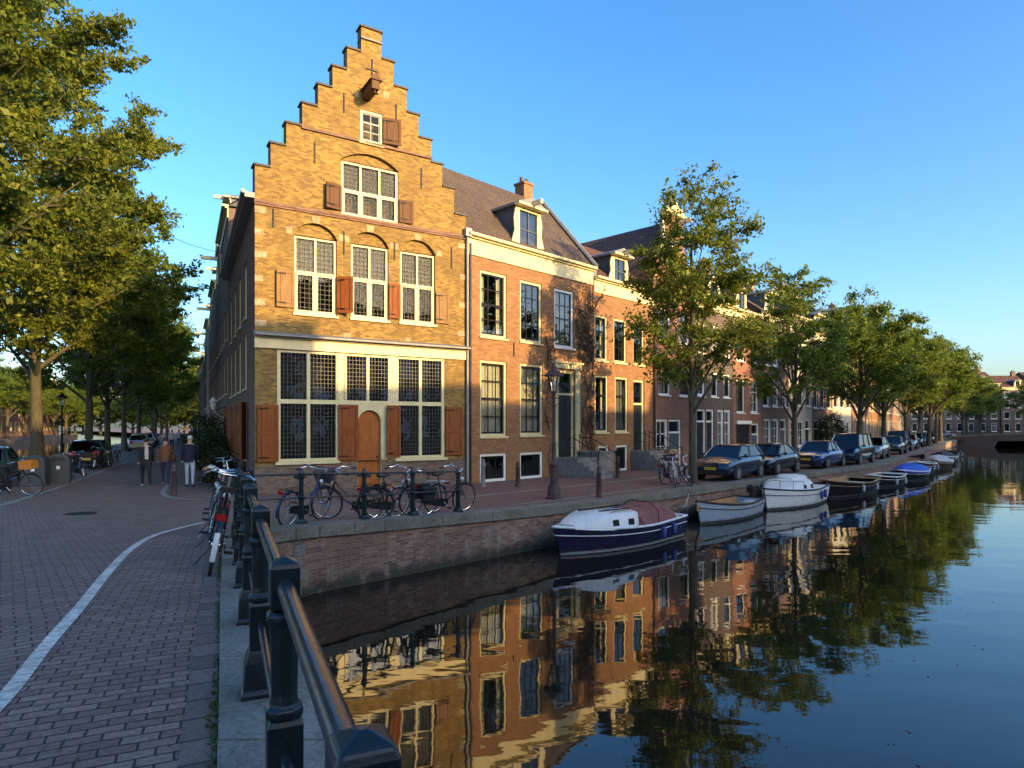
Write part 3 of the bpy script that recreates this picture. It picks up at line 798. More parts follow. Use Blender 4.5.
def anchors(root, lst):
    for u, a, b, cross in lst:
        mb = MB(); mb.box(u-.022,-.03,a,u+.022,-.004,b)
        if cross: mb.box(u-.22,-.032,(a+b)/2+.05,u+.22,-.006,(a+b)/2+.095)
        mb.build('wall_anchor', M['iron'], root)
def steps(root, u0, u1, n=4, rise=.17, tread=.27, z_top=None, plat=.7, rail=True, mat='grey_stone', side=None):
    mb = MB()
    for i in range(n):
        mb.box(u0,-plat-tread*(n-i),0 if i == 0 else rise*i-.004,u1,-.003,rise*(i+1))
    o = mb.build('stoop', M[mat], root, bevel=.012)
    if rail:
        for u in (u0+.05, u1-.05):
            r_ = MB(); h = .85; zt = rise*n
            p = [(u,-.25,zt+h),(u,-plat,zt+h),(u,-plat-tread*n+.1,rise+h)]
            r_.tube(p,.02,6); r_.tube([(q[0],q[1],q[2]-.4) for q in p],.012,6)
            for q, g in ((p[0],zt),(p[1],zt),(p[2],rise)): r_.tube([(q[0],q[1],g-.01),(q[0],q[1],q[2]+.07)],.02,6); r_.ball((q[0],q[1],q[2]+.1),.04,0,8,5)
            r_.build('handrail', M['black_paint'], o)
    return o
def door(root, u0, u1, z0, z1, leaf='dark_paint', frame='cream', fw=.12, light=.55, y=.1, panels=2, arch=False):
    mb = MB(); t = z1-light if light else z1-fw
    mb.box(u0,y-.05,z0,u0+fw,y+.05,z1); mb.box(u1-fw,y-.05,z0,u1,y+.05,z1); mb.box(u0+fw,y-.05,z1-fw,u1-fw,y+.05,z1)
    if light: mb.box(u0+fw,y-.06,t-.05,u1-fw,y+.05,t+.05)
    o = mb.build('door_frame', M[frame], root)
    a, b = u0+fw, u1-fw; d = MB(); top = t-.05 if light else z1-fw
    d.box(a,y,z0+.01,b,y+.04,top)
    for k in range(panels):
        c = z0+.15+(top-z0-.2)*k/panels; e = z0+.05+(top-z0-.2)*(k+1)/panels
        for p, q in ((a+.08,(a+b)/2-.04),((a+b)/2+.04,b-.08)): d.box(p,y-.015,c,q,y+.002,e)
    dr = d.build('door', M[leaf], o)
    hd = MB(); hd.ball((b-.1,y-.05,z0+1.0),.035,0,8,6); hd.build('handle', M['chrome'], o)
    if light:
        g = MB(); g.quad((a,y+.02,t+.05),(b,y+.02,t+.05),(b,y+.02,z1-fw),(a,y+.02,z1-fw)); g.build('pane', M['pane'], o)
    return o
# ------------------------------------------------------------------ the stepped gable house
GA = Vector((-8.03,20.3,0)); GD = Vector((.8477,.5306,0)).normalized(); GW = 7.44
G = thing('stepped_gable_house', 'golden brick corner house with stepped gable, wooden shutters and leaded windows', 'house', GA, math.atan2(GD.y,GD.x))
lefts = [(-.01,10.32),(.47,11.11),(.95,11.87),(1.45,12.63),(1.96,13.38),(2.44,14.12),(2.93,14.87),(3.42,15.75)]
rights = [(4.14,15.75),(4.59,14.86),(5.08,14.05),(5.54,13.25),(6.03,12.47),(6.47,11.68),(6.95,10.9),(7.44,9.98)]
segs = []
for i,(u,z) in enumerate(lefts): segs.append((max(u,0), lefts[i+1][0] if i < 7 else 4.14, z))
for i in range(1,8): segs.append((rights[i-1][0], rights[i][0], rights[i][1]))
def inside(u, z):
    for a, b, t in segs:
        if a < u < b: return z < t
    return False
us = [s[0] for s in segs]+[GW]; zs = [s[2] for s in segs]
mid = [(1.20,2.58),(3.07,4.40),(4.83,6.18)]
holes = [(2.74,4.76,9.24,11.08,.12), (3.39,4.18,11.86,12.95,.12), (.67,6.57,1.0,4.62,.10), (3.30,4.16,0,1.0,.10)]
ARCH = []
for a, b in mid:
    holes.append((a-.0,b+.0,5.82,8.34,.16))
mb = MB()
# arch heads: cut a rectangle 8.34-8.82 and refill the spandrels round a segmental arch
acut = [(a-.03,b+.03,8.34,8.84,0) for a, b in mid] + [(2.70,4.80,11.08,11.50,0)]
allh = holes + acut
wall_holes(mb, 0, GW, -.3, 15.75, allh, inside=(us, zs, inside))
mb2 = MB(); mb2.v, mb2.f, mb2.m = [], [], []
for (a,b,c,d,_) in acut:
    n = 12; rise = d-c-.03; cx = (a+b)/2; hw = (b-a)/2
    rad = (hw*hw+rise*rise)/(2*rise); cz = c+rise-rad
    P = []
    for i in range(n+1):
        x = a+(b-a)*i/n; P.append((x, cz+math.sqrt(max(0, rad*rad-(x-cx)**2))))
    for (x0,y0),(x1,y1) in zip(P, P[1:]):
        mb.quad((x0,0,y0),(x1,0,y1),(x1,0,d),(x0,0,d))
        mb.quad((x0,0,y0),(x0,.13,y0),(x1,.13,y1),(x1,0,y1))
        mb.quad((x0,.13,c),(x1,.13,c),(x1,.13,y1),(x0,.13,y0))
# thickness of the gable: sides, tops of the steps, back
def topz(u):
    for a,b,t in segs:
        if a <= u <= b: return t
prev = 9.0
for a,b,t in segs:
    mb.quad((a,0,t),(b,0,t),(b,.38,t),(a,.38,t))
    mb.quad((a,.38,9.0),(a,.38,t),(b,.38,t),(b,.38,9.0))
ed = [(0,-.3,9.2,-1)]
for i,(a,b,t) in enumerate(segs):
    lo = segs[i-1][2] if i > 0 else 9.2
    if t > lo: mb.quad((a,0,lo),(a,0,t),(a,.38,t),(a,.38,lo))
    hi = segs[i+1][2] if i < len(segs)-1 else 8.8
    if t > hi: mb.quad((b,0,hi),(b,.38,hi),(b,.38,t),(b,0,t))
mb.quad((0,0,9.2),(0,0,9.25),(0,.38,9.25),(0,.38,9.2))
mb.build('front_wall', M['gable_brick'], G)
# dark coping stones on the steps
mc = MB()
for i,(a,b,t) in enumerate(segs):
    l = .05 if (i <= 7) else -.004; r_ = .05 if i >= 7 else -.004
    mc = MB(); mc.box(a-l,-.06,t+.002,b+r_,.42,t+.075); mc.build('step_coping', M['dark_stone'], G, bevel=.012)
mc = MB(); mc.box(3.40,-.075,15.35,4.16,.40,15.41); mc.build('chimney_band', M['grey_stone'], G, bevel=.012)
for a_,b_ in ((.0,3.29),(4.17,GW)): pl_ = MB(); pl_.box(a_,-.014,-.3,b_,.02,.925); pl_.build('plinth', M['worn_brick'], G)  # added strip along the gable foot, coloured to look shaded
# string courses
ms = MB(); ms.box(-.03,-.075,9.16,GW+.02,-.002,9.25); ms.box(1.42,-.07,11.80,6.05,-.002,11.88)
ms.box(-.02,-.05,9.10,GW+.01,-.003,9.158)
ms.build('string_course', M['side_brick'], G)
# pale stone blocks
class Stones:
    def box(s,*a): m_ = MB(); m_.box(*a); m_.build('stone_block', M['stone'], G, bevel=.01)
    def prism(s,*a): m_ = MB(); m_.prism(*a); m_.build('keystone', M['stone'], G, bevel=.01)
st = Stones()
for z, w in ((8.85,.34),(8.15,.26),(7.45,.36),(6.7,.24),(5.95,.30),(5.3,.34)): st.box(-.008,-.012,z,w,.02,z+.2)
for z, w in ((8.75,.32),(7.6,.26),(6.55,.30),(5.5,.34)): st.box(GW-w,-.012,z,GW+.008,.02,z+.2)
for a, b in mid:
    c = (a+b)/2; st.prism([(c-.11,8.80),(c+.11,8.80),(c+.15,9.04),(c-.15,9.04)],'y',-.02,.05)
    for s in (a-.26, b+.06): st.box(s,-.012,8.34,s+.2,.02,8.56)
st.box(3.20,-.012,13.32,3.37,.02,13.5); st.box(4.2,-.012,13.55,4.42,.02,13.78); st.box(2.8,-.012,5.12,3.05,.02,5.3); st.box(5.0,-.012,5.12,5.22,.02,5.3)
anchors(G, [(.55,8.45,9.05,0),(2.82,7.9,8.7,0),(4.62,7.95,8.6,0),(6.84,7.95,8.75,0),(1.85,10.77,11.46,0),(5.64,10.67,11.41,0),(2.82,12.67,13.33,0),(4.68,12.9,13.45,0),(3.80,13.85,14.75,1)])
# upper windows
for (a,b) in mid:
    c = (a+b)/2; ztr = 7.18; f = .075
    regs = [(a+f,c-.04,ztr+.04,8.34-f),(c+.04,b-f,ztr+.04,8.34-f),(a+f,c-.04,5.82+f,ztr-.05),(c+.04,b-f,5.82+f,ztr-.05)]
    w = window(G, a, b, 5.82, 8.34, 0, 0, fw=f, y=.10, split=[('u',c),('z',ztr)], lead=(.135,.15,regs), pane='pane_lead')
    sm = MB()
    for (ra,rb,rc,rd) in regs[2:]:
        sm.box(ra,.075,rc,ra+.05,.115,rd); sm.box(rb-.05,.075,rc,rb,.115,rd); sm.box(ra+.05,.075,rc,rb-.05,.115,rc+.05); sm.box(ra+.05,.075,rd-.05,rb-.05,.115,rd)
    sm.build('casement', M['dark_paint'], w)
    mcu = MB(); mcu.quad((a+f,.22,ztr),(b-f,.22,ztr),(b-f,.22,8.26),(a+f,.22,8.26)); mcu.build('curtain', M['blind'], w)
a,b,c0,c1 = 2.74,4.76,9.24,11.08
f=.075; m1 = a+(b-a)/3; m2 = a+2*(b-a)/3; zt = 10.12
regs = [(x0,x1,zt+.04,c1-f) for x0,x1 in ((a+f,m1-.04),(m1+.04,m2-.04),(m2+.04,b-f))] + [(x0,x1,c0+f,zt-.04) for x0,x1 in ((a+f,m1-.04),(m1+.04,m2-.04),(m2+.04,b-f))]
w = window(G, a, b, c0, c1, 0, 0, fw=f, y=.08, split=[('u',m1),('u',m2),('z',zt)], lead=(.13,.15,regs), pane='pane_lead')
mcu = MB(); mcu.quad((a+f,.2,zt),(b-f,.2,zt),(b-f,.2,c1-f),(a+f,.2,c1-f)); mcu.build('curtain', M['blind'], w)
sm = MB()
for (ra,rb,rc,rd) in regs[3:]:
    sm.box(ra,.055,rc,ra+.05,.095,rd); sm.box(rb-.05,.055,rc,rb,.095,rd); sm.box(ra+.05,.055,rc,rb-.05,.095,rc+.05); sm.box(ra+.05,.055,rd-.05,rb-.05,.095,rd)
sm.build('casement', M['dark_paint'], w)
w = window(G, 3.39,4.18,11.86,12.95, 2, 3, fw=.08, y=.06, bars='grey_paint', pane='pane_lead')
# shutters
shutter(G,.62,1.20,5.96,7.14,'shutter_pale','r',R(6)); shutter(G,2.60,3.14,5.93,7.14,'shutter','l',R(38))
shutter(G,4.42,4.82,5.92,7.14,'shutter','l',R(10)); shutter(G,6.20,6.72,5.90,7.02,'shutter_pale','l',R(4))
shutter(G,2.16,2.73,9.36,10.2,'shutter_grey','r',R(14)); shutter(G,4.79,5.30,9.32,10.12,'shutter_grey','l',R(6))
shutter(G,4.20,4.82,11.95,12.85,'shutter_grey','l',R(12))
# hoist beam with a little hood
hb = MB(); hb.box(3.46,-.95,13.28,3.72,.05,13.58,0); hb.prism([(3.38,13.56),(3.80,13.56),(3.59,13.80)],'y',-1.0,-.01,0); hb.box(3.74,-.10,13.60,4.02,.04,13.92,1)
hb.tube([(3.59,-.85,13.28),(3.59,-.85,13.18)],.03,6,0)
hb.build('hoist_beam', [M['shutter_grey'], M['stone']], G)
# timber shop front
pf = MB(); ya, yb = .03, .15
def pb(a,b,c,d,e=0): pf.box(a,ya-e,c,b,yb,d)
Z0, ZT, ZM = 1.02, 4.62, 2.96
pb(.67,.78,Z0,ZT); pb(2.56,2.93,Z0,ZT,.01); pb(4.40,4.78,Z0,ZT,.01); pb(6.46,6.57,Z0,ZT)
for x in (1.66, 5.62): pb(x-.055,x+.055,Z0,ZT,.005)
pb(3.62,3.72,ZM,ZT,.004)
for a_,b_ in ((.78,2.56),(4.78,6.46),(2.93,4.40)): pf.box(a_,ya-.014,ZM-.07,b_,yb-.01,ZM+.07); pf.box(a_,ya-.002,ZT-.09,b_,yb-.012,ZT)
for a_,b_ in ((.78,2.56),(4.78,6.46)): pf.box(a_,ya-.002,Z0,b_,yb-.012,Z0+.09)
pf.box(2.60,-.025,ZM+.1,2.66,ya-.01,ZT-.1); pf.box(2.84,-.025,ZM+.1,2.9,ya-.01,ZT-.1)
# panel round the arched door
n = 14; hw = .41; cx = 3.73; zs_ = 2.35; rise = .36
rad = (hw*hw+rise*rise)/(2*rise); cz = zs_+rise-rad
P = [(cx-hw+2*hw*i/n, cz+math.sqrt(max(0,rad*rad-(-hw+2*hw*i/n)**2))) for i in range(n+1)]
for (x0,y0),(x1,y1) in zip(P,P[1:]):
    pf.quad((x0,.03,y0),(x1,.03,y1),(x1,.03,ZM-.07),(x0,.03,ZM-.07)); pf.quad((x0,.03,y0),(x0,.18,y0),(x1,.18,y1),(x1,.03,y1))
pf.box(2.93,.031,0,cx-hw,.16,ZM-.07); pf.box(cx+hw,.031,0,4.40,.16,ZM-.07)
front = pf.build('shop_front', M['cream'], G)
regs = []
for a_,b_ in ((.78,1.605),(1.715,2.56),(4.78,5.565),(5.675,6.46)):
    regs += [(a_,b_,ZM+.07,ZT-.09),(a_,b_,Z0+.09,ZM-.07)]
regs += [(2.93,3.62,ZM+.07,ZT-.09),(3.72,4.40,ZM+.07,ZT-.09)]
ml = MB(); mp = MB()
for ra,rb,rc,rd in regs:
    nn = round((rb-ra)/.118); q = round((rd-rc)/.135)
    for i in range(1,nn): x = ra+(rb-ra)*i/nn; ml.box(x-.0055,.085,rc,x+.0055,.105,rd)
    for j in range(1,q): z = rc+(rd-rc)*j/q; ml.box(ra,.084,z-.0055,rb,.106,z+.0055)
    mp.quad((ra,.096,rc),(rb,.096,rc),(rb,.096,rd),(ra,.096,rd))
M['cames_pale'] = paint('pale lead cames', (.085,.08,.065), .5, .1)
ml.build('lead_came', M['cames_pale'], front); mp.build('pane', M['pane'], front)
for a_,b_ in ((.6,2.66),(4.62,6.64)): sl = MB(); sl.box(a_,-.10,.93,b_,.03,1.017); sl.build('sill', M['cream'], front)
bw_ = MB()
for a_,b_ in ((.67,2.93),(4.40,6.57)): bw_.quad((a_,.06,0),(b_,.06,0),(b_,.06,1.0),(a_,.06,1.0))
bw_ = None
en = MB(); en.box(-.02,-.07,4.625,GW+.01,-.002,4.95); en.box(-.04,-.14,4.951,GW+.03,-.002,5.0); en.build('lintel', M['cream'], G)
en = MB(); en.prism([(-.32,5.003),(-.002,5.003),(-.002,5.16),(-.32,5.06)],'x',-.06,GW+.05); en.build('ledge', M['lead'], G)
ds = MB()
dp = [(cx-hw+.002,.05)] + [(cx+hw-.002,.05)] + [(p[0],p[1]-.004) for p in P[::-1]]
ds.prism(dp,'y',.15,.20)
for zz0,zz1 in ((.3,1.15),(1.3,2.2)):
    for s in (-1,1): ds.box(cx+s*.2-.14,.135,zz0,cx+s*.2+.14,.152,zz1)
dd = ds.build('door', M['door_wood'], G); h_ = MB(); h_.ball((cx+.3,.12,1.1),.04,0,8,6); h_.build('handle', M['iron'], dd)
shutter(G,.06,.70,1.04,2.84,'shutter','r',R(3),1); shutter(G,2.63,3.29,1.02,2.88,'shutter','l',R(5)); shutter(G,4.30,4.82,1.08,2.88,'shutter','r',R(8)); shutter(G,6.60,7.27,1.10,2.86,'shutter','l',R(3))
# side wall along the street (skewed a little) with windows
SD = Vector((-.452,.892,0)); sx = SD.dot(GD); sy = SD.dot(Vector((-GD.y,GD.x,0))); L1 = 13.0
sk = lambda y, off=0.0: (sx/sy*y - off)
sroot = G
wl_ = MB()
zE = 9.3
shs = [(1.2+2.6*i, 2.3+2.6*i, z0, z0+2.0) for i in range(4) for z0 in (1.0,3.5,6.0)]
wt = MB(); wall_holes(wt, 0, L1, -.3, zE, [(a,b,c,d,.12) for a,b,c,d in shs])
# local wall frame: x runs from the back corner to the front corner
ang = math.atan2(-sy, -sx)
TS = Matrix.Translation((sx*L1, sy*L1, 0)) @ Matrix.Rotation(ang, 4, 'Z')
sw = wt.xform(TS).build('side_wall', M['side_brick'], G)
class Side: pass
for a,b,c,d in shs:
    k0 = len(G.children)
    w = window(G, a,b,c,d, 2, 3, frame='cream', bars='dark_paint', fw=.09)
    for o in [w]+list(w.children):
        o.data.transform(TS)
for a in (.55+2.6*i for i in range(4)):
    for u_, hg in ((a,'r'),(a+1.8,'l')):
        o = shutter(G, u_, u_+.6, 1.0, 3.0, 'shutter', hg, R(20)); o.data.transform(TS)
gt = MB(); gt.box(-.1,-.30,zE,L1,-.0,zE+.16); gt.tube([(-.1,-.34,zE+.16),(L1+.05,-.34,zE+.16)],.07,8); gt.xform(TS).build('gutter', M['grey_paint'], G)
rf = MB(); zR = 14.6
y0, y1 = .38, L1
rf.quad((sx/sy*y0-.2,y0,zE+.1),(sx/sy*y1-.2,y1,zE+.1),(3.8+sx/sy*y1,y1,zR),(3.8,y0,zR)); rf.quad((GW,y0,zE+.1),(3.8,y0,zR),(3.8+sx/sy*y1,y1,zR),(GW,y1,zE+.1))
rf.poly([(sx/sy*y1-.2,y1,zE),(GW,y1,zE),(3.8+sx/sy*y1,y1,zR)])
rf.build('roof', M['roof_tile'], G)
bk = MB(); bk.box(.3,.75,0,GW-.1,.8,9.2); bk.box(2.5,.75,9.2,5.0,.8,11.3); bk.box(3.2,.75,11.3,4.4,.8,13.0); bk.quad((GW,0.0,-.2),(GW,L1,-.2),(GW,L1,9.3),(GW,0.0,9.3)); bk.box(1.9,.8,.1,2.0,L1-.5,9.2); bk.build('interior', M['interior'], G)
dp_ = MB(); dp_.tube([(GW+.02,-.10,.05),(GW+.02,-.10,9.3)],.05,8); dp_.box(GW-.1,-.22,9.2,GW+.14,-.02,9.5); dp_.build('drainpipe', M['grey_paint'], G)

# ------------------------------------------------------------------ second house: orange brick, cornice and dormer
HO = Vector((-1.72,24.25,0)); HD = Vector((.70,.714,0)).normalized(); HRZ = math.atan2(HD.y,HD.x)
def row_point(u): return HO + HD*u
def downpipe(root, u, z1, mat='iron'):
    d = MB(); d.tube([(u,-.09,.02),(u,-.09,z1)],.045,8)
    for z in (1.5,3.6,5.8): d.box(u-.06,-.13,z,u+.06,-.02,z+.04)
    d.build('drainpipe', M[mat], root)
H2 = thing('canal_house', 'orange brick house next to the stepped gable with cream cornice and curly dormer', 'house', HO, HRZ, 'houses along the canal quay')
u0, u1 = .04, 7.72
wins = [(.72,2.15,5.6,8.13,'sides'),(2.92,4.23,5.6,8.1,None),(5.05,6.35,5.57,8.08,'net'),(.72,2.15,1.76,4.69,'full'),(2.92,4.31,1.78,4.71,'full'),(.72,2.15,-.0,1.09,None),(2.92,4.31,0,1.08,None)]
mb = MB(); wall_holes(mb, u0, u1, -.3, 9.2, [w[:4]+(.14,) for w in wins]+[(5.25,6.45,.80,4.6,.25)])
mb.quad((u1,0,-.3),(u1,6.4,-.3),(u1,6.4,9.2),(u1,0,9.2)); mb.poly([(u1,0,9.2),(u1,6.4,9.2),(u1,3.2,13.05)])
mb.build('wall', M['orange_brick'], H2)
for k,w in enumerate(wins):
    if w[3] < 2: window(H2, *w[:4], 3, 1, 'white', 'dark_paint', fw=.10, y=.08, sill=False)
    else: window(H2, *w[:4], 3, 4 if k < 3 else 4, 'white' if k == 2 else 'cream', 'black_paint', fw=.10, bw=.05, y=.08, curtain=w[4])
mb = MB(); cornice_boxes(mb, u0-.05, u1-.02, 9.35, .75); mb.build('cornice', M['cream'], H2)
mb = MB(); mb.quad((.03,-.1,9.38),(u1+.05,-.1,9.38),(u1+.05,3.2,13.15),(-2.2,3.2,13.15)); mb.quad((u1+.05,6.6,9.38),(.03,6.6,9.38),(-2.2,3.2,13.15),(u1+.05,3.2,13.15)); mb.build('roof', M['roof_tile'], H2)
mb = MB()
mb.tube([(u1+.06,-.2,9.42),(u1+.06,3.2,13.27)],.10,6); mb.box(u1+.02,-.05,9.0,u1+.24,.3,9.6); mb.build('verge_board', M['lead'], H2)
dormer(H2, 3.55, 1.35, 9.38, 1.75, .12, 'cream', nz=2)
chimney(H2, 6.75, 3.4, 12.3, 13.75, .62, .6, 'orange_brick')
# door case
door(H2, 5.25, 6.45, .80, 4.6, 'dark_paint', 'cream', .13, 1.05, .14)
mb = MB(); mb.box(4.98,-.06,.80,5.245,.0,4.66); mb.box(6.455,-.06,.80,6.75,.0,4.66); mb.box(4.95,-.12,4.66,6.8,.0,4.86); mb.box(4.9,-.2,4.862,6.85,.0,4.95); mb.build('door_case', M['cream'], H2)
steps(H2, 5.2, 6.5, 5, .16, .28, plat=.9)
mb = MB(); mb.box(6.55,-1.25,0,7.6,-.01,.95); mb.box(6.5,-1.3,.952,7.65,-.012,1.04); mb.box(6.55,-1.28,.25,6.9,-1.255,.8); mb.build('stoop_wall', M['grey_stone'], H2, bevel=.012)
downpipe(H2, .16, 9.0, 'rust')
anchors(H2, [(2.55,4.95,5.5,0),(4.62,4.9,5.5,0)])
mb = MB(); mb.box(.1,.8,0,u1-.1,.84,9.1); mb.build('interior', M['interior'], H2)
# ------------------------------------------------------------------ third house
H3 = thing('canal_house', 'orange brick house with three slim sash windows per storey beside the climbing vine', 'house', row_point(7.78), HRZ, 'houses along the canal quay')
D = 7.78; W3 = 5.05
wins = [(a-D,b-D,c,d,cu) for a,b,c,d,cu in ((7.9,8.85,5.2,7.28,'sides'),(8.82+.55,10.4,5.2,7.28,None),(11.0,11.95,5.2,7.28,None),(7.91,8.91,1.86,4.5,'sides'),(9.48,10.52,1.86,4.5,'net'),(8.15,8.95,0,1.22,None),(9.54,10.5,0,1.22,None))]
mb = MB(); wall_holes(mb, 0, W3, -.3, 8.9, [w[:4]+(.12,) for w in wins]+[(11.02-D,12.0-D,.95,4.45,.2)])
mb.build('wall', M['orange_brick'], H3)
for w in wins:
    if w[3] < 2: window(H3, *w[:4], 2, 1, 'white', 'dark_paint', fw=.09, sill=False)
    else: window(H3, *w[:4], 2, 3, 'cream', 'black_paint', fw=.09, bw=.045, curtain=w[4])
mb = MB(); cornice_boxes(mb, .02, W3, 9.0, .7); mb.build('cornice', M['cream'], H3)
mb = MB(); gabled_roof_parallel(mb, .05, W3, 9.03, 11.6, -.05, 3.0, 6.2); mb.build('roof', M['roof_red'], H3)
dormer(H3, 2.35, 1.15, 9.03, 1.35, .2, 'cream', nz=2)
door(H3, 11.02-D,12.0-D,.95,4.45,'dark_paint','cream',.11,1.2,.12)
steps(H3, 10.8-D, 12.1-D, 5, .19, .28, plat=.8)
mb = MB(); mb.box(12.15-D,-1.35,0,12.95-D,-.01,1.0); mb.build('stoop_wall', M['stone'], H3, bevel=.012)
downpipe(H3, W3+.02, 8.7, 'rust')
mb = MB(); mb.box(.1,.8,0,W3-.1,.84,8.8); mb.build('interior', M['interior'], H3)

# ------------------------------------------------------------------ generic canal house
def canal_house(label, O, d, width, depth, zc, bmat, floors, top='cornice', ground=None, frame='white', group=None, roof='roof_tile', topz=3.5, cut=0.0, detail=True, name='canal_house', seed=0, curt=True, hoist=True, corn='cream', stair=True, chim=True):
    rg = random.Random(seed)
    root = thing(name, label, 'house', O, math.atan2(d.y,d.x), group)
    holes = []; wl = []
    for (z0,z1,n,wd) in floors:
        cw = width/n
        for i in range(n):
            c = cw*(i+.5); holes.append((c-wd/2,c+wd/2,z0,z1,.12)); wl.append((c-wd/2,c+wd/2,z0,z1))
    gh = []
    if ground:
        for kind,a,b,c,e in ground: gh.append((a,b,c,e,.14))
    mb = MB()
    wall_holes(mb, 0, width, -.3, zc, holes+gh)
    mb.quad((0,0,-.3),(0,0,zc),(0,depth,zc),(0,depth,-.3)); mb.quad((width,0,-.3),(width,depth,-.3),(width,depth,zc),(width,0,zc)); mb.quad((0,depth,-.3),(0,depth,zc),(width,depth,zc),(width,depth,-.3))
    zt = zc+topz; c = width/2
    if top in ('neck','bell','step','spout'):
        if top == 'neck':
            nw = width*.22; pts = [(.0,zc),(width,zc),(width,zc+.3),(c+nw+.55,zc+.55),(c+nw+.15,zc+topz*.35),(c+nw,zc+topz*.5),(c+nw,zt-.5),(c,zt),(c-nw,zt-.5),(c-nw,zc+topz*.5),(c-nw-.15,zc+topz*.35),(c-nw-.55,zc+.55),(0,zc+.3)]
        elif top == 'bell':
            pts = [(0,zc),(width,zc),(width,zc+.3)]
            for k in range(1,9):
                t = k/9; pts.append((c+(width/2)*(1-t)**1.5*.9+.55, zc+.3+(topz-.5)*(t**.8)))
            pts += [(c+.5,zt-.1),(c,zt+.15),(c-.5,zt-.1)]
            for k in range(8,0,-1):
                t = k/9; pts.append((c-(width/2)*(1-t)**1.5*.9-.55, zc+.3+(topz-.5)*(t**.8)))
            pts.append((0,zc+.3))
        elif top == 'step':
            pts = [(0,zc),(width,zc)]; n = 5
            for k in range(n): pts += [(width-width*.42*k/n,zc+topz*(k+1)/n-.01),(width-width*.42*(k+1)/n,zc+topz*(k+1)/n)]
            for k in range(n-1,-1,-1): pts += [(width*.42*(k+1)/n,zc+topz*(k+1)/n),(width*.42*k/n,zc+topz*(k+1)/n-.01)]
        else:
            pts = [(0,zc),(width,zc),(c+.4,zt-.5),(c+.4,zt),(c-.4,zt),(c-.4,zt-.5)]
        mb.prism(pts,'y',0,.35)
    mb.build('wall', M[bmat], root)
    for i,(a,b,z0,z1) in enumerate(wl):
        cu = rg.choice(['sides',None,None,'net','full','top']) if curt else None
        window(root,a,b,z0,z1,2,3 if z1-z0 > 1.5 else 2,frame,'dark_paint' if rg.random() < .6 else frame,fw=.085,curtain=cu if detail else None,sill=detail,sub=True)
    if ground:
        for kind,a,b,c_,e in ground:
            if kind == 'door': door(root,a,b,c_,e,rg.choice(['dark_paint','black_paint','bluegrey']),frame,.11,.7,.1)
            elif kind == 'win': window(root,a,b,c_,e,2,3,frame,frame,fw=.10,curtain=rg.choice([None,'low','net']))
            elif kind == 'shop': window(root,a,b,c_,e,4,2,frame,frame,fw=.12,bw=.06)
            elif kind == 'garage':
                g = MB(); g.box(a,.06,c_,b,.12,e)
                for k in range(1,5): x = a+(b-a)*k/5; g.box(x-.02,.045,c_,x+.02,.062,e)
                g.build('garage_door', M['brown_brick'] if False else M['black_paint'], root)
                l = MB(); l.box(a-.1,-.12,e+.003,b+.1,-.0,e+.22); l.build('lintel', M[frame], root)
        if stair and detail:
            for kind,a,b,c_,e in ground:
                if kind == 'door' and c_ > .3: steps(root,a-.1,b+.1,max(1,int(c_/.18)),c_/max(1,int(c_/.18)),.27,plat=.7)
    if top == 'cornice':
        cb = MB(); cornice_boxes(cb,.0,width,zc+.12,.6); cb.build('cornice', M[corn], root)
        rb = MB(); gabled_roof_parallel(rb,.0,width,zc+.14,zc+topz,-.05,depth/2,depth+.1); 
        rb.poly([(0,0,zc+.1),(0,depth/2,zc+topz-.05),(0,depth,zc+.1)]); rb.poly([(width,0,zc+.1),(width,depth,zc+.1),(width,depth/2,zc+topz-.05)])
        rb.build('roof', M[roof], root)
        if detail: dormer(root,width*rg.choice([.5,.42,.6]),1.15,zc+.14,1.35,.25,corn,hoist=hoist)
    else:
        rb = MB(); z2 = zt-.8
        rb.quad((0,.3,zc),(0,depth,zc),(c,depth,z2),(c,.3,z2)); rb.quad((width,.3,zc),(c,.3,z2),(c,depth,z2),(width,depth,zc)); rb.poly([(0,depth,zc),(width,depth,zc),(c,depth,z2)])
        rb.build('roof', M[roof], root)
        tr = MB(); zz = [p for p in pts if p[1] > zc+.01]
        for p,q in zip(zz, zz[1:]): tr.tube([(p[0],.17,p[1]+.02),(q[0],.17,q[1]+.02)],.13,6)
        if top == 'neck':
            tr.prism([(c-nw-.12,zt-.55),(c+nw+.12,zt-.55),(c+nw+.12,zt-.42),(c,zt+.14),(c-nw-.12,zt-.42)],'y',-.12,.40)
        tr.build('gable_coping', M[corn], root)
        if topz > 2.4: window(root,c-.4,c+.4,zc+.5,zc+1.7,2,2,frame,'dark_paint',fw=.08,y=-.06,sill=False)
        if hoist: hb = MB(); hb.box(c-.09,-1.0,zt-1.1,c+.09,0,zt-.88); hb.build('hoist_beam', M[corn], root)
    if detail and chim and rg.random() < .75: chimney(root, width*rg.choice([.2,.8]), depth*.5, zc+topz-1.0, zc+topz+.8, .8,.6, 'brown_brick')
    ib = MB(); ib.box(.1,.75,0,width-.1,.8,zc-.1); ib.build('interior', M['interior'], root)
    return root
RG = 'houses along the canal quay'
def fl(*a): return list(a)
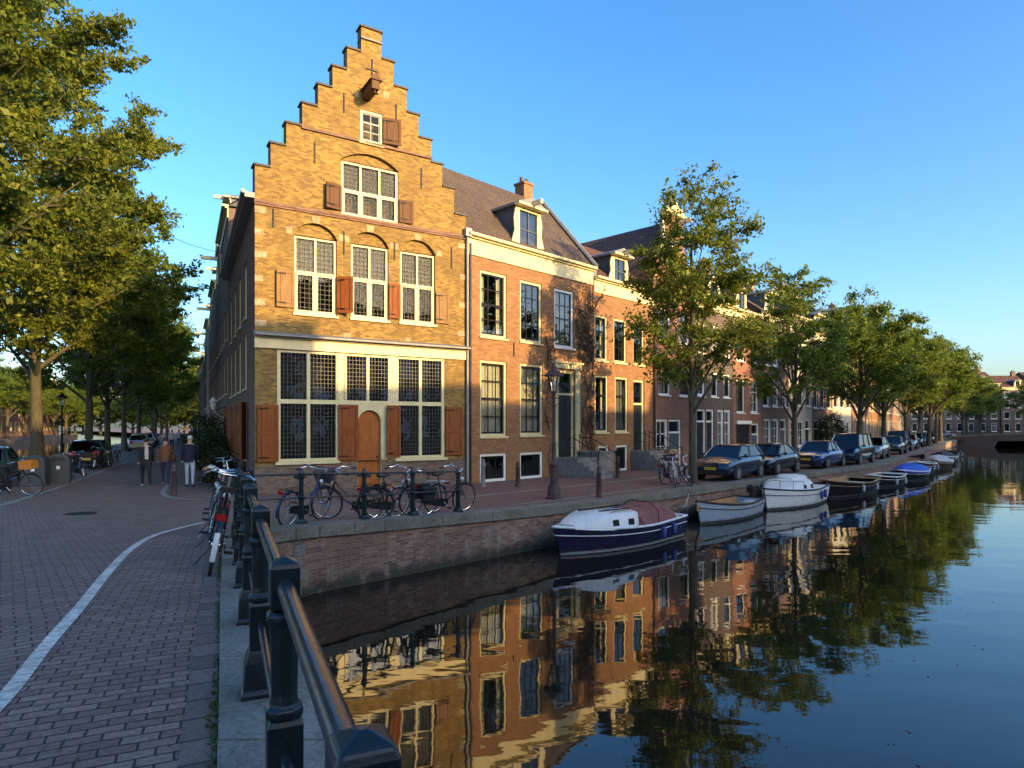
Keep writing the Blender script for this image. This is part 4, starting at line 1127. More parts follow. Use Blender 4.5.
spec = [
 ('tall red brick neck gable house with white shop portal behind the nearest quay tree',12.86,4.14,10.4,'red_brick',[(3.78,5.5,2,1.1),(6.6,8.3,2,1.1)],'neck',[('door',1.45,2.75,.02,2.5),('win',.25,1.35,.3,2.5)],'roof_red',3.6),
 ('dark brown brick house with white double door frame behind the navy parked car',17.03,4.72,9.3,'dark_brick',[(3.85,5.25,3,.85),(6.3,8.0,3,.9)],'cornice',[('door',.25,1.3,.1,3.1),('door',1.4,2.3,.1,3.1),('win',2.75,3.5,.9,3.1),('win',3.6,4.4,.9,3.1)],'roof_tile',3.0),
 ('red brown brick house with dark garage doors under a white lintel',21.78,4.05,9.2,'red_brick',[(2.97,5.0,2,1.1),(6.2,8.0,2,1.1)],'cornice',[('garage',.45,2.3,.05,2.25),('door',2.6,3.7,.05,2.3)],'roof_red',3.2),
 ('brown brick house with a row of tall ground floor windows behind the second quay tree',25.86,4.5,9.6,'brown_brick',[(3.45,4.85,3,.95),(6.2,7.8,3,.95)],'cornice',[('win',.4,1.5,.8,2.6),('win',1.75,2.8,.8,2.6),('door',3.1,4.1,.05,2.6)],'roof_tile',3.4),
 ('pale plastered house with white balcony front between the second and third quay trees',30.4,4.4,9.9,'pale_wall',[(3.6,5.2,3,.9),(6.4,8.0,3,.9)],'cornice',[('win',.4,1.5,.6,2.5),('win',1.7,2.8,.6,2.5),('door',3.1,4.1,.05,2.6)],'roof_tile',3.0),
 ('grey trimmed brown house with hedge at its door behind the blue parked car',34.85,4.4,9.2,'brown_brick',[(3.5,5.2,3,.9),(6.4,8.0,3,.9)],'cornice',[('door',.4,1.5,.1,2.6),('win',1.9,3.9,.7,2.6)],'roof_red',3.6),
 ('cream fronted house with dark slate roof behind the parked van',39.3,4.6,10.2,'pale_wall',[(3.6,5.4,3,.95),(6.6,8.4,3,.95)],'cornice',[('win',.4,1.6,.6,2.6),('door',1.9,3.0,.1,2.7),('win',3.2,4.2,.6,2.6)],'slate',3.2),
]
for i,(lab,u,w,zc,bm_,flo,top,gr,rf_,tz) in enumerate(spec):
    canal_house(lab, row_point(u), HD, w, 9.0, zc, bm_, flo, top, gr, 'white', RG, rf_, tz, seed=10+i, chim=i > 0)
# the row follows the bend of the canal
A = row_point(44.0); pts = [A, Vector((43.5,75.5,0)), Vector((60.5,99.5,0))]
labs = ['narrow red brick house with bell gable just past the bend of the quay','wide brown house with cream cornice behind the silver car','orange lit brick house with neck gable seen through the tree trunks','black brick house with white windows behind the fifth quay tree',
 'dark house with pointed spout gable deep behind the trees','red brick house with flat cream cornice near the far bridge','brown house with bell gable near the far bridge','pale house with white cornice by the far bridge','dark brick end house at the foot of the far bridge']
k = 0; mats_ = ['red_brick','brown_brick','orange_brick','black_brick','dark_brick','red_brick','brown_brick','pale_wall','dark_brick']; tops_ = ['bell','cornice','neck','cornice','spout','cornice','bell','cornice','cornice']
for a,b,n in ((pts[0],pts[1],4),(pts[1],pts[2],5)):
    d = (b-a); L = d.length; d = d.normalized(); w = L/n
    for i in range(n):
        nw_ = 3 if w > 4.8 else 2
        canal_house(labs[k], a+d*(w*i+.03), d, w-.06, 9, 9.4+(k*37%5)*.5, mats_[k], [(.9,2.7,nw_,1.0),(3.6,5.3,nw_,1.0),(6.3,7.9,nw_,1.0)], tops_[k], None, 'white', RG, 'roof_tile', 3.2, seed=40+k)
        k += 1
# houses facing the camera across the end of the canal
ex = [(60,'brown_brick',10.5,'cornice','brown house half hidden by the farthest quay trees'),(67.5,'dark_brick',11.0,'bell','dark bell gabled house beyond the far bridge'),(75,'red_brick',10.0,'cornice','red brick house beyond the left end of the far bridge'),
      (82.5,'dark_brick',11.0,'neck','dark neck gable house beyond the far bridge, left of the four storey one'),(90,'brown_brick',9.6,'cornice','low brown house beyond the far bridge beside the four storey one'),(97.6,'black_brick',11.0,'cornice','black four storey house with white windows beyond the far bridge'),(105.6,'dark_brick',10.2,'cornice','dark house with cream cornice at the right edge beyond the far bridge'),(113,'brown_brick',11,'cornice','brown house at the far right beyond the bridge')]
for i,(x,bm_,zc,top,lab) in enumerate(ex):
    canal_house(lab, Vector((x,138+.05*(x-60),0)), Vector((1,.0,0)), 7.4, 9, zc, bm_, [(.8,2.6,3,1.2),(3.5,5.1,3,1.3),(5.9,7.5,3,1.3),(8.1,9.4,3,1.2)], top, None, 'white', 'houses beyond the far bridge', 'roof_red', 3.0, seed=70+i)
# row along the street at the left, fronts facing the street
SD = Vector((-.452,.892,0)).normalized()
base = GA + SD*13.05
sl_ = [('brown_brick','cornice',12.9,7.5,'tall brown house with white hoist hood behind the stepped gable house'),('dark_brick','neck',10.6,6.5,'dark neck gable house, second along the left street'),('red_brick','cornice',12.0,6.5,'red brick house with hoist beam, third along the left street'),
       ('brown_brick','bell',9.4,6.0,'brown bell gable house, fourth along the left street'),('pale_wall','cornice',11.2,6.5,'pale plastered house halfway down the left street'),('dark_brick','spout',9.0,6.5,'dark spout gable house far down the left street'),
       ('red_brick','cornice',9.2,7,'red brick house far down the left street beside the spout gable'),('brown_brick','cornice',9.0,9,'brown house near the end of the left street'),('dark_brick','cornice',9.4,12,'dark house at the end of the left street')]
s = 0
for i,(bm_,top,zc,w,lab) in enumerate(sl_):
    O = base + SD*(s+w)
    canal_house(lab, O, -SD, w-.05, 9, zc, bm_, [(.9,2.9,3,1.1),(3.8,5.7,3,1.1),(6.5,8.2,3,1.1)], top, None, 'cream', 'houses along the left street', 'slate', 3.2, seed=100+i)
    s += w
for i,(ss,zh) in enumerate(((2.2,11.2),(10.3,10.6),(16.5,10.2),(23.5,9.8),(29.5,9.6),(36,9.4))):
    pass
# far bank of the left canal
fb = [('orange_brick','cornice'),('red_brick','bell'),('pale_wall','cornice'),('orange_brick','neck'),('brown_brick','cornice'),('orange_brick','cornice'),('red_brick','cornice'),('orange_brick','bell')]
lf = ['orange brick house on the far bank, leftmost seen under the trees','red bell gable house on the far bank of the left canal','pale house on the far bank glowing between the trunks','orange neck gable house on the far bank of the left canal','brown house on the far bank behind the lamp post','orange brick house on the far bank near the street end','red house on the far bank at the street end','orange bell gable house at the very end of the far bank']
for i,(bm_,top) in enumerate(fb):
    Y = 78+i*11.0; O = Vector((xll(Y)-8, Y, 0)); d = Vector((-.42,.907,0)).normalized()
    canal_house(lf[i], O, d, 11.8, 9, 11, bm_, [(.9,2.9,4,1.3),(3.8,5.8,4,1.3),(6.6,8.4,4,1.3)], top, None, 'cream', 'houses on the far bank of the left canal', 'roof_tile', 3.0, seed=130+i, detail=False)
# opposite bank, behind the viewer: the row whose shadow lies on the lower walls
OB = 'houses on the opposite bank'
orow = [(-26,15.6),(-19,16.8),(-12.5,17.0),(-6,16.6),(1.2,16.4),(8.0,14.2),(14.3,13.6),(20.3,13.4),(26.2,15.5),(32,15.4),(37.5,14.6),(44,14.4),(51,13.6),(58,13.4),(65,13.2),(72,13.4),(79,13),(86,13.6)]
olab = ['tall brick house on the opposite bank by the bridge','brick house on the opposite bank, second from the bridge','brown house on the opposite bank, third from the bridge','red house on the opposite bank, fourth from the bridge','orange house on the opposite bank facing the stepped gable','lower brown house on the opposite bank facing the curly dormer','lower red house on the opposite bank facing the vine','lower orange house on the opposite bank facing the nearest quay tree','brown house on the opposite bank facing the parked cars','tall red house on the opposite bank facing the garage','tall brown house on the opposite bank facing the balcony','tallest house on the opposite bank facing the hedge','brown house on the opposite bank by the bend','red house on the opposite bank past the bend','orange house on the opposite bank past the bend','brown house on the opposite bank toward the far bridge','red house on the opposite bank near the far bridge','last house on the opposite bank before the far bridge']
for i,(t,h) in enumerate(orow):
    w = (orow[i+1][0]-t if i < len(orow)-1 else 7)
    O = Q0 - QN*37 + QD*(t+w)
    r = thing('canal_house', olab[i], 'house', (O.x,O.y,0), math.atan2(-QD.y,-QD.x), OB)
    mb = MB(); mb.box(0.01,0,-.2,w-.01,10,h); mb.build('wall', M[['brown_brick','red_brick','orange_brick'][i%3]], r)
    mb = MB()
    for z in (1,4,7,10):
        for k in range(3): u = w*(k+.5)/3; mb.box(u-.5,-.03,z,u+.5,.0,z+2)
    mb.build('windows', M['white'], r)
    mb = MB(); cornice_boxes(mb,.01,w-.01,h+.05,.5); mb.build('cornice', M['cream'], r)

for i,l in enumerate(['tall brick house beyond the far bridge on the opposite bank','brown house beyond the far bridge on the opposite bank','red house beyond the far bridge on the opposite bank','last brick house beyond the far bridge on the opposite bank']):  # unseen blocks added to cast shade on the houses beyond the bridge
    r = thing('canal_house', l, 'house', (108+13*i, 72+15*i, 0), math.atan2(-.755,-.655), OB)
    mb = MB(); mb.box(0.01,0,-.2,20,10,17+i); mb.build('wall', M[['brown_brick','red_brick'][i%2]], r)
    mb = MB(); cornice_boxes(mb,.01,20,17.05+i,.5); mb.build('cornice', M['cream'], r)

# ------------------------------------------------------------------ trees
def tree_meshes(seed, H, cb, Rr, nl, nleaf, leaf, tr, env=1.0, sub=5, tw=6, droop=0.0, fork=.72, spread=.45, up=0.0, pk=.78):
    rg = random.Random(seed); nr = np.random.default_rng(seed)
    mb = MB(); tips = []
    tp = []; lean = (rg.uniform(-.03,.03), rg.uniform(-.03,.03))
    n = 10
    for i in range(n+1):
        t = i/n; z = H*fork*t
        tp.append(Vector((lean[0]*z+.10*math.sin(3*t+seed)*t, lean[1]*z+.10*math.cos(2.6*t+seed)*t, z)))
    rad = [tr*(1-.78*(i/n)**.8) for i in range(n+1)]; rad[0] = tr*1.35
    mb.tube([tp[0]-Vector((0,0,.3)), tp[0]+Vector((0,0,.12))]+tp[1:], [tr*1.4,tr*1.15]+rad[1:], 10)
    def trunk(z):
        f = min(n-1e-3, max(0, z/(H*fork)*n)); i = int(f); return tp[i].lerp(tp[i+1], f-i), rad[i]*(1-(f-i))+rad[i+1]*(f-i)
    def envr(z):
        f = (z-cb)/(H-cb)
        if f <= 0 or f >= 1: return .25
        return max(.25, Rr*math.sin(PI*f**pk)**.6*env)
    segs_ = []
    for k in range(nl):
        f = (k+.5)/nl
        z0 = cb*.72 + (H*fork*.98-cb*.72)*f**1.05
        p, r = trunk(z0); az = k*2.399963+seed+rg.uniform(-.4,.4)
        rise = rg.uniform(.5,1.1) if f < .85 else rg.uniform(1.3,2.2)
        zt = min(H*.97, z0 + (H-cb)*(up+rg.uniform(.12,.36))*(1.1-.3*f))
        rr = envr(zt)*rg.uniform(.62,1.0)
        if f > .9: zt = H*rg.uniform(.9,1.0); rr = envr(min(zt,H*.93))*rg.uniform(.2,.7)
        e = Vector((p.x+rr*math.cos(az), p.y+rr*math.sin(az), zt))
        m_ = p.lerp(e,.5)+Vector((rg.uniform(-.3,.3),rg.uniform(-.3,.3),rg.uniform(-.1,.5)))
        P = []
        for i in range(7):
            t = i/6; P.append(p*(1-t)**2+m_*2*t*(1-t)+e*t*t)
        r0 = max(.03, r*.55); mb.tube(P, [r0*(1-.86*i/6) for i in range(7)], 6)
        segs_.append((P, r0))
        for q in range(sub):
            t = rg.uniform(.3,1.0); i = min(5,int(t*6)); b = P[i].lerp(P[i+1], t*6-i)
            d = Vector((math.cos(az+rg.uniform(-1.3,1.3)), math.sin(az+rg.uniform(-1.3,1.3)), rg.uniform(-.15-droop,.75)))
            L = rg.uniform(.18,.42)*Rr*(1.15-.4*t); d.normalize()
            e2 = b+d*L; c2 = b+d*L*.5+Vector((0,0,rg.uniform(0,.25)))
            P2 = [b, c2, e2]; mb.tube(P2, [r0*.32,r0*.2,.008], 5)
            for w in range(tw):
                s = rg.uniform(.15,1.05); b3 = b.lerp(e2, min(s,1))
                d3 = Vector((rg.gauss(0,1)+d.x*1.0, rg.gauss(0,1)+d.y*1.0, rg.gauss(.1,.6))); d3.normalize()
                tips.append((b3, d3, rg.uniform(.35,.95)*spread*2))
    T = len(tips); per = max(1, nleaf//T)
    B = np.array([t[0][:] for t in tips]); D = np.array([t[1][:] for t in tips]); L = np.array([t[2] for t in tips])
    w8 = nr.uniform(.45,1.55,T)                                 # some sprays bare, some dense
    cnt = np.maximum(1,(per*w8)).astype(int); idx = np.repeat(np.arange(T), cnt); N = len(idx)
    s = nr.uniform(.05,1.0,N)[:,None]
    C = B[idx]+D[idx]*L[idx][:,None]*s + nr.normal(0,1,(N,3))*np.array([.13,.13,.10])*spread*1.5
    C[:,2] -= droop*(s[:,0]**2)*.3
    a = nr.normal(0,1,(N,3))+D[idx]*.8; a /= np.linalg.norm(a,axis=1)[:,None]
    nrm = nr.normal(0,1,(N,3))*.75+np.array([0,0,.8]); b = np.cross(nrm,a); b /= np.linalg.norm(b,axis=1)[:,None]+1e-9
    sz = np.clip(nr.lognormal(-.08,.38,N),.4,2.2)[:,None]*leaf
    V = np.empty((N,4,3)); V[:,0] = C-a*sz*.5; V[:,1] = C+b*sz*.30-a*sz*.05; V[:,2] = C+a*sz*.5; V[:,3] = C-b*sz*.30-a*sz*.05
    me = bpy.data.meshes.new('crown'); me.vertices.add(N*4); me.loops.add(N*4); me.polygons.add(N)
    me.vertices.foreach_set('co', V.ravel().astype(np.float32)); me.loops.foreach_set('vertex_index', np.arange(N*4,dtype=np.int32))
    me.polygons.foreach_set('loop_start', np.arange(0,N*4,4,dtype=np.int32)); me.polygons.foreach_set('loop_total', np.full(N,4,dtype=np.int32))
    me.update(calc_edges=True)
    return mb, me
def make_tree(name, label, loc, rz, group, leafm, **kw):
    root = thing(name, label, 'tree', loc, rz, group)
    mb, me = tree_meshes(**kw); mb.build('trunk', M['bark'], root, smooth=True, uv=False)
    me.materials.append(M[leafm]); o = bpy.data.objects.new('crown', me); col.objects.link(o); o.parent = root
    return root
GQ = 'trees along the quay'; GL = 'trees along the left street'
tA = make_tree('elm_tree','airy young elm with forked trunk beside the navy parked car, nearest on the quay',(6.85,24.6,0),.6,GQ,'leaf_olive',seed=5,H=11.7,cb=3.4,Rr=2.75,up=.08,pk=.6,nl=30,nleaf=34000,leaf=.125,tr=.16,sub=6,tw=6,spread=.5)
tB = make_tree('elm_tree','second quay elm, thin crown, standing between the dark car and the blue car',(13.7,31.5,0),2.0,GQ,'leaf',seed=8,H=9.9,cb=3.0,Rr=2.7,nl=26,up=.16,nleaf=24000,leaf=.13,tr=.17,sub=6,tw=5)
tC = make_tree('elm_tree','third quay elm, dense dark green crown behind the parked van',(21.6,40.6,0),.3,GQ,'leaf',seed=15,H=10.8,cb=3.2,Rr=3.2,nl=26,up=.1,nleaf=40000,leaf=.14,tr=.22,sub=6,tw=6,spread=.55)
tD = dup(tC, None, (26.6,46.5,0), 2.2, 'fourth quay elm, dark crown behind the silver car', GQ, 1.0)
dup(tC, None, (36.6,60.2,0), 4.0, 'broad fifth quay elm with sunlit yellow top', GQ, (1.15,1.15,1.12))
dup(tC, None, (42.8,66.8,0), 1.1, 'sixth quay elm behind the blue covered boat', GQ, (1.15,1.15,1.14))
dup(tB, None, (50.5,77.5,0), 3.3, 'seventh quay elm near the far bridge with pale top', GQ, (1.4,1.4,1.28))
dup(tC, None, (58.0,88.0,0), 5.1, 'last quay elm by the far bridge', GQ, (1.35,1.35,1.12))
dup(tC, None, (70.5,101.5,0), 4.4, 'round elm behind the left end of the far bridge', GQ, (1.3,1.3,1.1)); dup(tC, None, (79.5,113.5,0), 2.9, 'broad elm beyond the far bridge beside the four storey house', GQ, (1.35,1.35,1.12)); dup(tC, None, (87,121,0), .2, 'elm beyond the far bridge, rightmost before the four storey house', GQ, (1.2,1.2,1.0)); dup(tC, None, (70,112,0), .7, 'elm just beyond the far bridge', GQ, (1.3,1.3,1.15))
dup(tC, None, (104.5,130,0), 1.7, 'dark tree at the right edge beyond the far bridge', GQ, (1.15,1.15,1.15))
tE = make_tree('elm_tree','great elm with sunlit ochre trunk rising above the grey bins',(-20.5,28.1,0),.5,GL,'leaf_olive',seed=21,H=20.5,cb=5.4,Rr=6.0,nl=40,nleaf=135000,leaf=.145,tr=.27,sub=7,tw=7,spread=.6,fork=.8)
dup(tE, None, (-16.9,17.6,0), 3.6, 'tall elm at the left edge of the view with olive foliage', GL, (.95,.95,.98))
tF = make_tree('elm_tree','second elm of the street, dark trunk right of the old lamp post',(-25.4,39,0),1.0,GL,'leaf',seed=27,H=18.5,cb=4.6,Rr=5.6,nl=34,nleaf=60000,leaf=.19,tr=.25,sub=7,tw=7,spread=.6,fork=.78)
dup(tF, None, (-28.3,45.5,0), 2.5, 'third elm of the street with slim dark trunk', GL, (.9,.9,.97))
dup(tF, None, (-33.4,56,0), 4.1, 'fourth elm of the street, crown meeting its neighbours', GL, (.95,.95,.96))
dup(tF, None, (-38.2,66.5,0), 5.5, 'fifth elm of the street', GL, (1,1,.95))
dup(tF, None, (-44.5,81,0), .9, 'sixth elm of the street, yellow green top', GL, (1,1,.95))
dup(tF, None, (-52,98,0), 2.9, 'seventh elm of the street', GL, (1,1,.95))
dup(tF, None, (-58,128,0), 3.3, 'elm at the far end of the left street, left of its middle', GL, (1,1,.85)); dup(tF, None, (-68,146,0), .4, 'elm at the far end of the left street beside the last house', GL, (1,1,.85)); dup(tF, None, (-74,140,0), 2.4, 'elm at the far end of the left street near the canal edge', GL, (1,1,.85)); dup(tF, None, (-47,106,0), 1.9, 'elm closing the view at the street end', GL, (1,1,.85))
for i,l in enumerate(['sunlit yellow tree on the far bank at the left edge','sunlit tree on the far bank left of the great elm','sunlit tree on the far bank behind the great elm','sunlit tree on the far bank behind the lamp post','yellow tree on the far bank between the second and third elm','yellow tree on the far bank past the third elm','yellow tree on the far bank near the street end','pale tree on the far bank at the street end','last yellow tree of the far bank']):
    y = 84+10.5*i; dup(tB if i % 2 else tC, None, (xll(y)-2.2, y, 0), 1.3*i, l, 'trees on the far bank of the left canal', (1.45,1.45,1.2))
tL = make_tree('lime_tree','low bushy lime tree closing the left canal at the left edge',(-150,165,0),0,'bushy trees closing the left street','leaf',seed=33,H=11,cb=1.0,Rr=5.2,nl=30,nleaf=15000,leaf=.34,tr=.3,sub=6,tw=5,spread=.8,fork=.75)
for i,(x,y,l) in enumerate([(-139,164,'low bushy lime tree closing the left canal, second from the left edge'),(-129,163,'low bushy lime tree closing the left canal behind the lamp post'),(-119,162,'low bushy lime tree behind the second and third elm trunks'),(-109,160,'low bushy lime tree behind the silver hatchback'),(-100,158,'low bushy lime tree above the distant people'),(-91,156,'low bushy lime tree at the middle of the street end'),(-83,154,'low bushy lime tree above the white haired walker'),(-76,151,'low bushy lime tree beside the last street house'),(-64,116,'low bushy lime tree on the kerb far down the left street')]):
    dup(tL, None, (x,y,0), 1.7*i, l, 'bushy trees closing the left street', (1.15,1.15,1.0+.06*(i%3)))
def shrub(label, loc, r, h, n, mat='leaf_dark', leaf=.11, name='shrub', pot=False):
    root = thing(name, label, 'shrub', loc)
    nr = np.random.default_rng(int(abs(loc[0])*97+loc[1]*31)); rg = random.Random(int(loc[1]*77))
    N = n
    u = nr.normal(0,1,(N,3)); u /= np.linalg.norm(u,axis=1)[:,None]; rr = nr.uniform(.35,1,N)[:,None]**.5
    lump = 1+.22*np.sin(u[:,:1]*5+loc[0])*np.cos(u[:,1:2]*4+loc[1])+.12*np.sin(u[:,2:3]*9)
    C = u*rr*lump*np.array([r,r,h/2]); C[:,2] += h*.52
    a = nr.normal(0,1,(N,3)); a /= np.linalg.norm(a,axis=1)[:,None]; b = np.cross(a,nr.normal(0,1,(N,3))); b /= np.linalg.norm(b,axis=1)[:,None]
    sz = nr.uniform(.6,1.3,N)[:,None]*leaf
    V = np.stack([C-a*sz*.5,C+b*sz*.3,C+a*sz*.5,C-b*sz*.3],1)
    me = bpy.data.meshes.new('foliage'); me.from_pydata(V.reshape(-1,3).tolist(), [], np.arange(N*4).reshape(-1,4).tolist()); me.materials.append(M[mat])
    o = bpy.data.objects.new('foliage', me); col.objects.link(o); o.parent = root
    mb = MB()
    for k in range(6):
        az = k*1.05+.3; mb.tube([(.05*math.cos(az),.05*math.sin(az),0),(r*.3*math.cos(az),r*.3*math.sin(az),h*.4),(r*.6*math.cos(az),r*.6*math.sin(az),h*.75)],[.03,.02,.006],5)
    mb.build('stem', M['bark'], root, uv=False)
    if pot: q = MB(); q.lathe([(r*.4,0),(r*.5,.4),(r*.55,.42),(r*.5,.44)],12); q.build('pot', M['rust'], root, smooth=True)
    return root
shrub('dark rounded bush by the street wall behind the walkers', GA+SD*7.5+Vector((-.95,-.3,0)), .85, 1.9, 5000)
shrub('taller dark bush further along the street wall', GA+SD*12+Vector((-1.0,-.3,0)), 1.0, 2.6, 5000)
shrub('low dark bush in a pot at the corner house wall', GA+SD*3.6+Vector((-.9,-.2,0)), .55, 1.25, 2600, pot=True)
shrub('dark clipped hedge at a house door behind the blue car', row_point(36.3)-Vector((-HD.y,HD.x,0))*.9, 1.1, 3.0, 6000)
# bare vine with russet leaves between the second and third house
rg = random.Random(12); vine = thing('climbing_vine','bare brown climbing vine with sparse leaves between two orange brick houses','vine',HO,HRZ)
mb = MB(); lv = MB()
def blocked(u,z):
    for a,b,c,d in ((4.95,6.45,5.5,8.15),(4.9,6.85,.0,4.95),(7.85,8.95,5.1,7.4),(7.85,8.97,1.8,4.6),(2.85,4.4,1.6,8.2),(8.1,9,0,1.3)):
        if a<u<b and c<z<d: return True
    return False
for k in range(46):
    u = rg.choice([4.75,6.7,7.15,7.5,7.7,7.3,6.9])+rg.uniform(-.15,.15); z = rg.choice([.1,.1,2.0,4.9,5.1]); P = []; ang = PI/2+rg.uniform(-.3,.3)
    for i in range(rg.randint(10,34)):
        if z > 8.9 or u > 8.6 or u < 4.4 or (blocked(u,z)): break
        P.append((u,-.03-.02*math.sin(i),z)); ang += rg.uniform(-.45,.45)+.16*(PI/2-ang); u += .24*math.cos(ang); z += .24*math.sin(ang)
        for q in range(rg.randint(0,4)):
            lu, lz = u+rg.gauss(0,.15), z+rg.gauss(0,.15)
            if blocked(lu,lz): continue
            s = rg.uniform(.04,.085); a = rg.uniform(0,2*PI); y = -rg.uniform(.03,.12)
            lv.quad(*[(lu+s*math.cos(a+t)*w,y+.5*s*math.sin(2*t+a),lz+s*math.sin(a+t)*w) for t,w in ((0,1),(PI/2,.6),(PI,1),(1.5*PI,.6))])
    if len(P) > 3: mb.tube(P, [.028*(1-.7*i/len(P)) for i in range(len(P))], 5)
mb.build('stem', M['bark'], vine, uv=False); lv.build('foliage', M['vine'], vine, uv=False)

# ------------------------------------------------------------------ bicycles
def bike(label, frame='bike_black', case=True, group='parked bicycles', basket=None, reflector=True, white_guard=False):
    root = thing('bicycle', label, 'bicycle', (0,0,0), 0, group)
    Rw = .345; xb, xf = -.54, .56
    def wheel(x, st=0.0):
        T = Matrix.Translation((x,0,Rw))
        rim = MB(); ring = [(Rw*.92*math.cos(2*PI*i/28),0,Rw*.92*math.sin(2*PI*i/28)) for i in range(28)]
        rim.tube(ring,.011,6,closed=True)
        for i in range(18):
            a = 2*PI*i/18; s = .022*(1 if i%2 else -1); rim.tube([(0,s,0),(Rw*.91*math.cos(a),0,Rw*.91*math.sin(a))],.0018,3,cap=False)
        rim.tube([(0,-.05,0),(0,.05,0)],.022,8)
        w = rim.xform(T).build('wheel', M['chrome'], root, uv=False)
        ty = MB(); ty.tube([(Rw*.965*math.cos(2*PI*i/32),0,Rw*.965*math.sin(2*PI*i/32)) for i in range(32)],.020,8,closed=True); ty.xform(T).build('tyre', M['tyre'], w, smooth=True, uv=False)
        return w
    wheel(xb); wheel(xf)
    f = MB(); bb = (-.08,0,.29); st = (-.24,0,.80); hd0 = (.36,0,.83); hd1 = (.41,0,.66)
    f.tube([bb,st],.017,8); f.tube([bb,(.12,0,.36),(.30,0,.55),hd1],.019,8); f.tube([(-.15,0,.50),(.08,0,.50),(.26,0,.66),hd0],.014,8)
    f.tube([hd0,hd1],.022,8)
    for s in (-1,1): f.tube([bb,(xb,s*.055,Rw)],.011,6); f.tube([(-.22,0,.74),(xb,s*.055,Rw)],.009,6)
    f.tube([(-.14,.03,.28),(-.2,.2,.02)],.010,6)
    fr = f.build('frame', M[frame], root, smooth=True, uv=False)
    fk = MB()
    for s in (-1,1): fk.tube([(.415,s*.03,.65),(.45,s*.045,.55),(xf,s*.05,Rw)],.011,6)
    fk.build('fork', M[frame], root, smooth=True, uv=False)
    hb = MB(); hb.tube([(.35,0,.82),(.31,0,1.04)],.014,8)
    hp = [(-.02,-.30,1.02),(.10,-.29,1.06),(.26,-.22,1.10),(.34,-.08,1.07),(.34,.08,1.07),(.26,.22,1.10),(.10,.29,1.06),(-.02,.30,1.02)]
    hb.tube(hp,.0115,8); h = hb.build('handlebar', M['chrome'], root, smooth=True, uv=False)
    for s in (0,1):
        g = MB(); p = hp[0] if s == 0 else hp[-1]; q = hp[1] if s == 0 else hp[-2]; g.tube([p,Vector(p).lerp(Vector(q),.9)],.018,8); g.build('grip', M['grip'], h, uv=False)
    bl = MB(); bl.ball((.22,.17,1.12),.03,0,8,5); bl.build('bell', M['chrome'], h, uv=False)
    sd = MB(); sd.loft([[(-.40,y*1.0,.93+z) for y,z in ((-.10,0),(-.07,.05),(.07,.05),(.10,0),(0,-.02))],[(-.30,y,.93+z) for y,z in ((-.09,0),(-.06,.045),(.06,.045),(.09,0),(0,-.02))],[(-.17,y,.94+z) for y,z in ((-.035,0),(-.025,.03),(.025,.03),(.035,0),(0,-.015))],[(-.10,y,.935+z) for y,z in ((-.02,0),(-.012,.02),(.012,.02),(.02,0),(0,-.01))]])
    sd.tube([(-.24,0,.79),(-.28,0,.93)],.012,6); sd.build('saddle', M['saddle'], root, smooth=True, uv=False)
    mg = MB()
    def guard(x, a0, a1):
        r = Rw+.03; rings = []
        for i in range(13):
            a = a0+(a1-a0)*i/12; rings.append([(x+r*math.cos(a),-.028,Rw+r*math.sin(a)-.008),(x+(r+.01)*math.cos(a),0,Rw+(r+.01)*math.sin(a)),(x+r*math.cos(a),.028,Rw+r*math.sin(a)-.008)])
        mg.loft(rings, closed=False, cap=False)
    guard(xf,R(50),R(170)); mg.build('mudguard', M[frame], root, smooth=True, uv=False); mg = MB(); guard(xb,R(35),R(200)); gd = mg.build('mudguard', M[frame], root, smooth=True, uv=False)
    if white_guard:
        wg = MB(); r = Rw+.044
        rings = [[(xb+r*math.cos(a),-.027,Rw+r*math.sin(a)),(xb+(r+.008)*math.cos(a),0,Rw+(r+.008)*math.sin(a)),(xb+r*math.cos(a),.027,Rw+r*math.sin(a))] for a in [R(152+ 46*i/6) for i in range(7)]]
        wg.loft(rings, closed=False, cap=False); wg.build('white_patch', M['white'], gd, uv=False)
    rk = MB()
    for s in (-1,1):
        rk.tube([(-.26,s*.05,.76),(-.36,s*.06,.75),(-.84,s*.06,.74)],.007,6); rk.tube([(-.74,s*.06,.74),(xb,s*.06,Rw)],.006,5)
    for x in (-.36,-.52,-.68,-.84): rk.tube([(x,-.06,.745),(x,.06,.745)],.006,5)
    rk.build('luggage_rack', M['chrome' if frame == 'bike_silver' else 'iron'], root, uv=False)
    if reflector:
        rl = MB(); rl.prism([(-.055,.66),(.055,.66),(.05,.73),(-.05,.73)],'x',-.885,-.86); rl.build('rear_light', M['red_lens'], root, uv=False)
    hl = MB(); hl.xform(Matrix.Identity(4)); hl.lathe([(.015,-.05),(.045,.0),(.045,.02),(.03,.03)],10); hl.xform(Matrix.Translation((.45,0,.80)) @ Matrix.Rotation(R(90),4,'Y')); hl.build('headlight', M['lamp_lens'], root, uv=False)
    if case:
        cc = MB(); cc.prism([(-.60,.28),(-.60,.41),(-.50,.42),(-.05,.38),(.04,.33),(.04,.24),(-.03,.19),(-.12,.19)],'y',-.075,-.045); cc.build('chain_case', M['bike_black'], root, uv=False)
    ck = MB(); ck.tube([(-.08,-.09,.29),(-.08,.09,.29)],.014,6); ck.tube([(-.08,-.09,.29),(.03,-.10,.17)],.009,5); ck.tube([(-.08,.09,.29),(-.19,.10,.41)],.009,5)
    ck.build('crank', M['chrome'], root, uv=False)
    for (x,y,z) in ((.03,-.15,.17),(-.19,.15,.41)):
        pd = MB(); pd.box(x-.045,y-.05,z-.012,x+.045,y+.05,z+.012); pd.build('pedal', M['grip'], root, uv=False)
